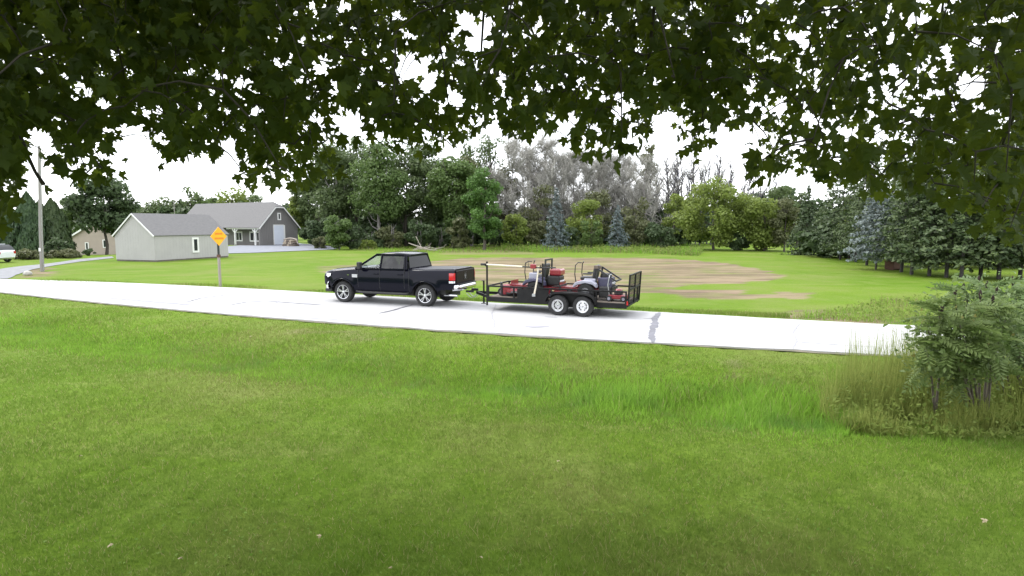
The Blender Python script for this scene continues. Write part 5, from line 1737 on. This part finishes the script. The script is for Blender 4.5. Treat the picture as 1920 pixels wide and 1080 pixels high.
# the broken twig at the left
bt = [at(32, 236, 4.0), at(52, 292, 4.0), at(66, 322, 4.0), at(82, 346, 4.0)]
tw_.tube([p - MO for p in [at(20, 190, 4.1)] + bt], [.012, .012, .011, .010, .013], 6)
tag(tw_.build('twigs', 'maple_bark', mt), kind='stuff')
LP, LTt, LN, LS = map(np.array, (LP, LTt, LN, LS))
sz = LS / np.maximum(.5, LP[:, 1])
vis = np.array([(0 < to_px(p)[0] < 1920 and 0 < to_px(p)[1] < 500) for p in LP])
order = np.argsort(-(sz * vis))
big = set(order[:300].tolist())
leaf_me = []
for k_, (pv, pf) in enumerate(LT):
    me = bpy.data.meshes.new('maple_leaf')
    me.from_pydata([tuple(p) for p in pv], [], [tuple(int(i) for i in f) for f in pf])
    me.materials.append(MATS['maple_leaf'])
    leaf_me.append(me)
Vs, Fs, off = [], [], 0
for i in range(len(LP)):
    T, N = LTt[i], LN[i]
    X = np.cross(T, N)
    kk = i % 4
    if i in big:
        o = bpy.data.objects.new('leaf', leaf_me[kk])
        COL.objects.link(o)
        o.parent = mt
        s_ = LS[i]
        p = Vector(LP[i]) - MO
        o.matrix_local = Matrix(((X[0] * s_, T[0] * s_, N[0] * s_, p.x), (X[1] * s_, T[1] * s_, N[1] * s_, p.y), (X[2] * s_, T[2] * s_, N[2] * s_, p.z), (0, 0, 0, 1)))
    else:
        pv, pf = LT[kk]
        Vs.append((LP[i] - np.array(MO))[None] + LS[i] * (pv[:, :1] * X + pv[:, 1:2] * T + pv[:, 2:3] * N))
        Fs.append(pf + off)
        off += len(pv)
tag(np_obj('foliage', np.concatenate(Vs), np.concatenate(Fs), 'maple_leaf', mt), kind='stuff')
# unseen crown leaves added above and behind, thicker to the left for shade
n = 14500
P = np.stack([rng.triangular(-10, -7, 8.5, n), rng.uniform(-8, 7.5, n), rng.uniform(5.2, 10.5, n)], 1)
rr = ((P[:, 0] + .5) / 9.5) ** 2 + ((P[:, 1] + .3) / 8) ** 2 + ((P[:, 2] - 6) / 5) ** 2
v = P - np.array(CAM)
zf = v[:, 1] * FW.y + v[:, 2] * FW.z
yy = 540 - F_PX * (v[:, 1] * UP.y + v[:, 2] * UP.z) / np.maximum(zf, .01)
keep = (rr < 1) & ((zf < .3) | (yy < -150))
P = P[keep] - np.array(MO)
V, Fc = cards(rng, P, rng.normal(size=P.shape) * .6 + np.array([0, 0, .9]), .24)
tag(np_obj('shade_foliage', V, Fc, 'maple_leaf', mt), kind='stuff')

# ------------------------------------------------------------------ grass
gxa, gya = np.array(gx), np.array(gy)
def gz_np(x, y):
    i = np.clip(np.searchsorted(gxa, x) - 1, 0, len(gxa) - 2)
    j = np.clip(np.searchsorted(gya, y) - 1, 0, len(gya) - 2)
    fx = (x - gxa[i]) / (gxa[i + 1] - gxa[i])
    fy = (y - gya[j]) / (gya[j + 1] - gya[j])
    Z = GV[:, :, 2]
    return Z[j, i] * (1 - fx) * (1 - fy) + Z[j, i + 1] * fx * (1 - fy) + Z[j + 1, i] * (1 - fx) * fy + Z[j + 1, i + 1] * fx * fy
nyt = np.array([near_y(x) for x in np.linspace(-60, 60, 601)])
fyt = np.array([far_y(x) for x in np.linspace(-60, 60, 601)])
def near_np(x): return np.interp(x, np.linspace(-60, 60, 601), nyt)
def far_np(x): return np.interp(x, np.linspace(-60, 60, 601), fyt)

def blades(rng, x, y, h, wd, lean):
    n = len(x)
    z = gz_np(x, y)
    B0 = np.stack([x, y, z - .004], 1)
    a = rng.uniform(0, 2 * math.pi, n)
    wv = np.stack([np.cos(a), np.sin(a), np.zeros(n)], 1) * (wd / 2)[:, None]
    ld = rng.normal(0, 1, (n, 2)) * (lean * h)[:, None]
    tip = B0 + np.stack([ld[:, 0], ld[:, 1], h], 1)
    V = np.stack([B0 - wv, B0 + wv, tip], 1).reshape(-1, 3)
    return V, np.arange(n * 3).reshape(n, 3)

def vnoise(x, y, s, seed):
    """cheap smooth noise"""
    r = np.random.default_rng(seed)
    out = np.zeros_like(x)
    for k_ in range(6):
        a = r.uniform(0, 6.28); f = s * r.uniform(.6, 1.7); ph = r.uniform(0, 6.28)
        out += np.sin((x * math.cos(a) + y * math.sin(a)) * f + ph)
    return out / 6

fmat('blade_lawn', (0.088, 0.162, 0.018), (0.185, 0.270, 0.048), 0.5, 0.35, spec=0.06, third=((0.36, 0.31, 0.16), .08), patch=((0.215, 0.205, 0.075), 0.22, 0.47, 0.62, 0.5))
fmat('blade_ditch', (0.14, 0.28, 0.026), (0.28, 0.46, 0.07), 0.6, 0.9, spec=0.06, third=((0.34, 0.32, 0.14), .05), patch=((0.10, 0.20, 0.06), 0.8, 0.5, 0.66, 0.6))
fmat('blade_dry', (0.16, 0.15, 0.06), (0.28, 0.24, 0.12), 0.3, 0.8)
fmat('blade_reed', (0.15, 0.20, 0.042), (0.34, 0.375, 0.11), 0.55, 1.2, spec=0.06)
fmat('weed_leaf', (0.105, 0.165, 0.030), (0.26, 0.315, 0.085), 0.5, 1.5, spec=0.08)
rng = np.random.default_rng(5)
n = 640000
y = np.exp(rng.uniform(math.log(3.3), math.log(27), n))
x = rng.uniform(-.95, .95, n) * (y + .6)
d = (near_np(x) - y) * .92
k_ = (d > .12) & (vnoise(x, y, 2.4, 3) * .5 + rng.random(n) > -.05)
x, y, d = x[k_], y[k_], d[k_]
pat = vnoise(x, y, .9, 8)
h = rng.uniform(.022, .055, len(x)) * (1 + .5 * pat) * (1 + .35 * ss(0, 1, .5))
h *= np.maximum(.35, 1 + .45 * vnoise(x, y, 9.0, 41) + .25 * vnoise(x, y, 3.1, 42))
h *= 1 + 1.1 * np.exp(-((d - 3.8) / 1.6) ** 2)
wd = (.0016 + .00075 * y) * rng.uniform(.7, 1.3, len(x))
V, Fc = blades(rng, x, y, h, wd, .45)
tag(np_obj('lawn_grass', V, Fc, 'blade_lawn'), 'short mown lawn grass in front of the road', 'grass', kind='stuff')
# lush strip along the ditch bottom, tall towards the right
n = 60000
x = rng.uniform(-21, 9, n)
dd = rng.normal(4.1, .75, n)
y = near_np(x) - dd / .92
ok = (y > 4) & (np.abs(x) < .95 * y + .6)
x, y = x[ok], y[ok]
h = rng.uniform(.05, .12, len(x))
V, Fc = blades(rng, x, y, h, .004 + .0008 * y * rng.uniform(.7, 1.3, len(x)), .4)
V1, F1 = V, Fc
n = 17000
pxs = rng.uniform(900, 1640, n)
dd = rng.normal(4.0, 1.0, n)
xx = (pxs - 960) / F_PX * 11.0
y = near_np(xx) - dd / .92
x = (pxs - 960) / F_PX * y
y = near_np(x) - dd / .92
tall = np.interp(x, [-1.5, .3, 2.2, 5, 7], [.05, .13, .22, .26, .28]) * np.exp(-((dd - 4.0) / 1.3) ** 2)
h = tall * rng.uniform(.3, 1.5, n) * np.maximum(.25, 1 + .9 * vnoise(x, y, 2.0, 4)) + .03
V, Fc = blades(rng, x, y, h, .017 * rng.uniform(.5, 1.5, n), .36)
tag(np_obj('ditch_grass', np.concatenate([V1, V]), np.concatenate([F1, Fc + len(V1)]), 'blade_ditch'), 'bright lush grass growing along the ditch', 'grass', kind='stuff')

def px_region(rng, poly, n):
    xs = [p[0] for p in poly]; ys = [p[1] for p in poly]
    out = []
    while len(out) < n:
        a, b = rng.uniform(min(xs), max(xs)), rng.uniform(min(ys), max(ys))
        if in_poly(a, b, poly):
            p = gnd(a, b, 0)
            out.append((p.x, p.y))
    o = np.array(out)
    return o[:, 0], o[:, 1]

# broad-leaved clover and weed flecks in the near lawn
n = 5000
y = np.exp(rng.uniform(math.log(3.6), math.log(15), n))
x = rng.uniform(-.95, .95, n) * y
ok = ((near_np(x) - y) > .4) & (vnoise(x, y, 1.3, 21) + rng.normal(0, .25, n) > .12)
x, y = x[ok], y[ok]
z = gz_np(x, y) + rng.uniform(.015, .04, len(x))
V, Fc = cards(rng, np.stack([x, y, z], 1), rng.normal(size=(len(x), 3)) * .35 + np.array([0, -.2, 1]), .032)
fmat('clover', (0.09, 0.18, 0.02), (0.20, 0.30, 0.06), 0.4, 1.0, spec=0.08)
tag(np_obj('clover', V, Fc, 'clover'), 'small clover and weed leaves scattered through the front lawn', 'clover', kind='stuff')

# far verge: rank grass by the road, field-edge weeds, dry grass below the wood
def weed_patch(name, label, poly, n, hrange, wd, mats, leafn=0, leaf=.1, lean=.25):
    for q, (m_, share) in enumerate(mats):
        k_ = int(n * share)
        x, y = px_region(rng, poly, k_)
        V, Fc = blades(rng, x, y, rng.uniform(hrange[0], hrange[1], k_) * np.maximum(.15, 1 + 1.3 * vnoise(x, y, 1.1, 31 + q)), wd * rng.uniform(.6, 1.4, k_), lean)
        tag(np_obj(name, V, Fc, m_), label[q], 'weeds', kind='stuff')
    if leafn:
        x, y = px_region(rng, poly, leafn)
        z = gz_np(x, y) + rng.uniform(.05, hrange[1] * .85, leafn)
        V, Fc = cards(rng, np.stack([x, y, z], 1), rng.normal(size=(leafn, 3)) + np.array([0, -.3, .8]), leaf)
        tag(np_obj('leafy_weeds', V, Fc, 'weed_leaf'), label[-1], 'weeds', kind='stuff')
weed_patch('roadside_weeds', ['green rank grass on the far verge at the right', 'dry stalks on the far verge at the right', 'leafy weeds on the far verge at the right'],
           [(1470, 596), (1560, 582), (1640, 566), (1760, 556), (1800, 612), (1700, 608)], 4200, (.05, .22), .018, (('blade_ditch', .6), ('blade_dry', .4)), 1100, .10)
weed_patch('field_edge_weeds', ['pale green weeds along the field edge behind the trailer', 'straw-coloured weeds along the field edge behind the trailer', 'leafy weeds along the field edge behind the trailer'],
           [(940, 470), (1010, 474), (1180, 475), (1310, 480), (1320, 472), (1250, 468), (1100, 466), (940, 464)], 6000, (.15, .75), .05, (('blade_ditch', .7), ('blade_dry', .3)), 2600, .24)
weed_patch('dry_grass', ['yellow-green rough grass at the foot of the wood', 'dry rough grass at the foot of the wood'],
           [(660, 470), (760, 474), (960, 474), (960, 463), (820, 463), (660, 466)], 4200, (.10, .36), .05, (('blade_ditch', .55), ('blade_dry', .45)))
weed_patch('verge_grass', ['short tufted grass along the far road edge'],
           [(60, 529), (411, 537.4), (610, 548), (900, 565), (1240, 585), (1480, 597), (1480, 586), (1240, 576), (900, 557), (610, 541), (411, 531), (60, 523)], 16000, (.04, .12), .016, (('blade_lawn', 1.0),))

# ------------------------------------------------------------------ reeds, weeds and sumac at the right
n = 850
x, y = px_region(rng, [(1565, 742), (1600, 702), (1760, 702), (1790, 745), (1700, 752)], n)
h = rng.uniform(.7, 1.5, n)
V, Fc = blades(rng, x, y, h, .013 * rng.uniform(.7, 1.4, n), .08)
tag(np_obj('reeds', V, Fc, 'blade_reed'), 'upright slender reeds rising in front of the road left of the sumac', 'reeds', kind='stuff')
n = 17000
x, y = px_region(rng, [(1535, 745), (1600, 715), (1800, 700), (1960, 690), (1990, 790), (1800, 792), (1640, 786), (1575, 772)], n)
ok = vnoise(x, y, 4.5, 61) + rng.normal(0, .18, n) > -.12
x, y = x[ok], y[ok]
n = len(x)
h = rng.uniform(.10, .95, n) * (1 + .9 * vnoise(x, y, 3.2, 9)) * np.interp(x, [4.4, 5.4, 9], [.6, 1, 1]) * np.interp(y, [8.9, 9.6, 10.2], [.2, .6, 1])
V, Fc = blades(rng, x, y, h, .016 * rng.uniform(.6, 1.5, n), .22)
tag(np_obj('rank_grass', V, Fc, 'blade_reed'), 'tangled brownish rank grass around the foot of the sumac', 'grass', kind='stuff')
n = 3600
x, y = px_region(rng, [(1545, 752), (1620, 722), (1800, 705), (1980, 695), (1990, 795), (1800, 797), (1650, 790), (1590, 775)], n)
z = gz_np(x, y) + rng.uniform(.03, .55, n) ** 1.2 * np.interp(y, [9.0, 9.6, 10], [.4, .9, 1.3])
V, Fc = cards(rng, np.stack([x, y, z], 1), rng.normal(size=(n, 3)) + np.array([0, -.3, .8]), .05, aspect=2.0)
tag(np_obj('leafy_undergrowth', V, Fc, 'weed_leaf'), 'leafy weeds spilling onto the lawn below the sumac', 'weeds', kind='stuff')

fmat('sumac_leaf', (0.085, 0.138, 0.035), (0.205, 0.265, 0.092), 0.45, 2.0, third=((0.24, 0.22, 0.07), .05))
fmat('sumac_pale', (0.10, 0.165, 0.058), (0.21, 0.28, 0.115), 0.4, 2.0)
pmat('sumac_stem', (0.13, 0.11, 0.09), (0.085, 0.07, 0.058), scale=9, rough=0.9)
pmat('sumac_fruit', (0.035, 0.02, 0.016), (0.022, 0.014, 0.012), scale=30, rough=0.95, bump=1.0)
def compound(seed, matname):
    r = random.Random(seed)
    vs, fs = [], []
    L = .42
    def rach(t):
        return Vector((L * t, .03 * math.sin(3 * t + seed), -.16 * t * t - .05 * t ** 4))
    m_ = MB().tube([rach(i / 6) for i in range(7)], [.004 - .0004 * i for i in range(7)], 3, caps=False)
    for i in range(19):
        t = .16 + .84 * (i // 2) / 9 if i < 18 else 1.0
        s = 1 if i % 2 else -1
        b = rach(t)
        ln = .135 * (1 - .35 * abs(t - .5)) * r.uniform(.85, 1.1)
        d = Vector((.45, s * .95, -.35 + r.uniform(-.15, .15))) if i < 18 else Vector((1, 0, -.5))
        d.normalize()
        w_ = d.cross(Vector((0, 0, 1))).normalized() * .023
        dn = Vector((0, 0, -.008))
        m_.add([b, b + d * ln * .35 + w_ + dn, b + d * ln, b + d * ln * .35 - w_ + dn, b + d * ln * .45], [(0, 1, 4), (1, 2, 4), (2, 3, 4), (3, 0, 4)])
    me = bpy.data.meshes.new('leaf')
    me.from_pydata(m_.v, [], m_.f)
    me.materials.append(MATS[matname])
    return me
def cone_mesh():
    bm_ = MB()
    pr = [(.001, -.02), (.022, .0), (.034, .05), (.034, .11), (.022, .17), (.001, .21)]
    bm_.lathe(pr, 9, Matrix.Rotation(R(90), 4, 'X'))
    for i, v in enumerate(bm_.v):
        f = 1 + .25 * mnoise.noise(Vector(v) * 60)
        bm_.v[i] = (v[0] * f, v[1] * f, v[2])
    me = bpy.data.meshes.new('fruit_spike')
    me.from_pydata(bm_.v, [], bm_.f)
    me.materials.append(MATS['sumac_fruit'])
    return me
CONE = cone_mesh()
def sumac(base, stems, label, seed, mat, leaves=11):
    r = random.Random(seed)
    t = empty('sumac_shrub', tuple(base))
    leafy(t, stems, 230 * len(stems), mat, seed)
    tag(t, label, 'shrub', 'sumac at the right')
    LM = [compound(seed * 10 + i, mat) for i in range(3)]
    for (b, top, spike) in stems:
        b, top = Vector(b) - base, Vector(top) - base
        m_ = b.lerp(top, .55) + Vector((r.uniform(-.06, .06), r.uniform(-.05, .05), 0))
        MB().tube([b - Vector((0, 0, .05)), b.lerp(m_, .5), m_, top], [.024, .02, .016, .009], 6, caps=False).build('stem', 'sumac_stem', t, smooth=True)
        for i in range(leaves):
            q = r.uniform(.42, 1.0) if i > 4 else r.uniform(.92, 1.0)
            p = m_.lerp(top, max(0, (q - .5) * 2)) if q > .5 else b.lerp(m_, q * 2)
            o = bpy.data.objects.new('leaf', LM[r.randrange(3)])
            COL.objects.link(o)
            o.parent = t
            o.location = p
            o.rotation_euler = (r.uniform(-.8, .8), r.uniform(-.9, .6), r.uniform(0, 6.28))
            s = r.uniform(.75, 1.15)
            o.scale = (s, s, s)
        if spike:
            o = bpy.data.objects.new('fruit_spike', CONE)
            COL.objects.link(o)
            o.parent = t
            o.location = top
            o.rotation_euler = (r.uniform(-.15, .15), r.uniform(-.15, .15), 0)
            s = r.uniform(.55, .85)
            o.scale = (s, s, s)
def leafy(t, stems, n, mat, seed):
    """broad leaflets massed round the upper stems"""
    rg = np.random.default_rng(seed)
    base = np.array(t.location)
    P = []
    for k_ in range(n):
        b, top, _s = stems[rg.integers(len(stems))]
        b, top = np.array(b), np.array(top)
        q = rg.uniform(.46, 1.04)
        P.append(b + (top - b) * q + rg.normal(0, .13, 3) * np.array([1.3, 1, .9]) * (.5 + q * .7) - base)
    P = np.array(P)
    N = rg.normal(size=(n, 3)) * .8 + np.array([0, -.25, .7])
    D = rg.normal(size=(n, 3)) * .6 + np.array([0, 0, -.8])
    V, Fc = cards(rg, P, N, .11, aspect=.5, asp_dir=D)
    tag(np_obj('foliage', V, Fc, mat, t), kind='stuff')
def gp(px, py): return gz(px, py)
b0 = gp(1832, 786)
st = []
for bx, tx, ty, Y, sp in ((1818, 1765, 585, 9.0, 1), (1824, 1790, 555, 9.2, 1), (1830, 1812, 572, 9.0, 0), (1836, 1838, 560, 9.3, 1), (1842, 1862, 570, 9.2, 1), (1828, 1740, 620, 8.9, 0), (1846, 1885, 600, 9.4, 0), (1838, 1800, 610, 8.8, 0), (1850, 1850, 620, 9.0, 0), (1834, 1775, 640, 8.9, 0)):
    b = gp(bx, 786 - (bx % 5))
    st.append((b, at(tx, ty, Y), sp))
sumac(b0, st, 'dark sumac with many stems from one foot, fruit spikes on top', 301, 'sumac_leaf', 15)
b1 = gp(1752, 790)
sumac(b1, [(b1, at(1762, 592, 9.1), 1), (b1 + Vector((.02, 0, 0)), at(1735, 640, 9.0), 0)], 'lone thin sumac stem standing left of the many-stemmed one', 302, 'sumac_leaf', 12)
b2 = gp(1925, 762)
st = []
for bx, tx, ty, Y, sp in ((1925, 1868, 548, 10.2, 1), (1935, 1900, 535, 10.4, 1), (1945, 1930, 545, 10.3, 0), (1915, 1885, 575, 9.9, 0), (1955, 1915, 590, 9.8, 0), (1950, 1960, 560, 10.2, 0), (1930, 1895, 620, 9.6, 0), (1900, 1850, 540, 10.6, 1), (1880, 1805, 545, 10.8, 1), (1890, 1835, 528, 10.8, 1)):
    st.append((gp(bx, 764), at(tx, ty, Y), sp))
sumac(b2, st, 'pale-leaved sumac thicket at the right edge of the picture', 303, 'sumac_pale', 18)

# fallen leaves on the near lawn
fl = bpy.data.meshes.new('fallen_leaf')
pv, pf = leaf_template(.9, .05)
fl.from_pydata([tuple(p) for p in pv], [], [tuple(int(i) for i in f) for f in pf])
pmat('dry_leaf', (0.36, 0.31, 0.19), (0.26, 0.21, 0.12), scale=14, rough=0.8)
fl.materials.append(MATS['dry_leaf'])
rr_ = random.Random(8)
for i, (px, py, where) in enumerate(((336, 1056, 'at the bottom edge of the lawn, left of centre'), (735, 1072, 'at the very bottom edge of the lawn'), (210, 1028, 'in the bottom left corner of the lawn'), (602, 1014, 'low on the lawn below the pickup'), (900, 1053, 'low on the lawn below the trailer tongue'),
                                         (150, 860, 'at the far left of the lawn'), (1045, 870, 'in the middle of the lawn'), (470, 636, 'on the grass bank near the road'), (1850, 985, 'in the bottom right corner of the lawn'))):
    p = gz(px, py)
    o = bpy.data.objects.new('fallen_leaf', fl)
    COL.objects.link(o)
    o.location = (p.x, p.y, p.z + .05)
    s = rr_.uniform(.04, .07) * (1.5 if py < 700 else 1)
    o.scale = (s, s, s)
    o.rotation_euler = (rr_.uniform(-.6, .6), rr_.uniform(-.6, .6), rr_.uniform(0, 6.28))
    tag(o, 'pale dry leaf lying ' + where, 'leaf', 'fallen leaves on the front lawn')
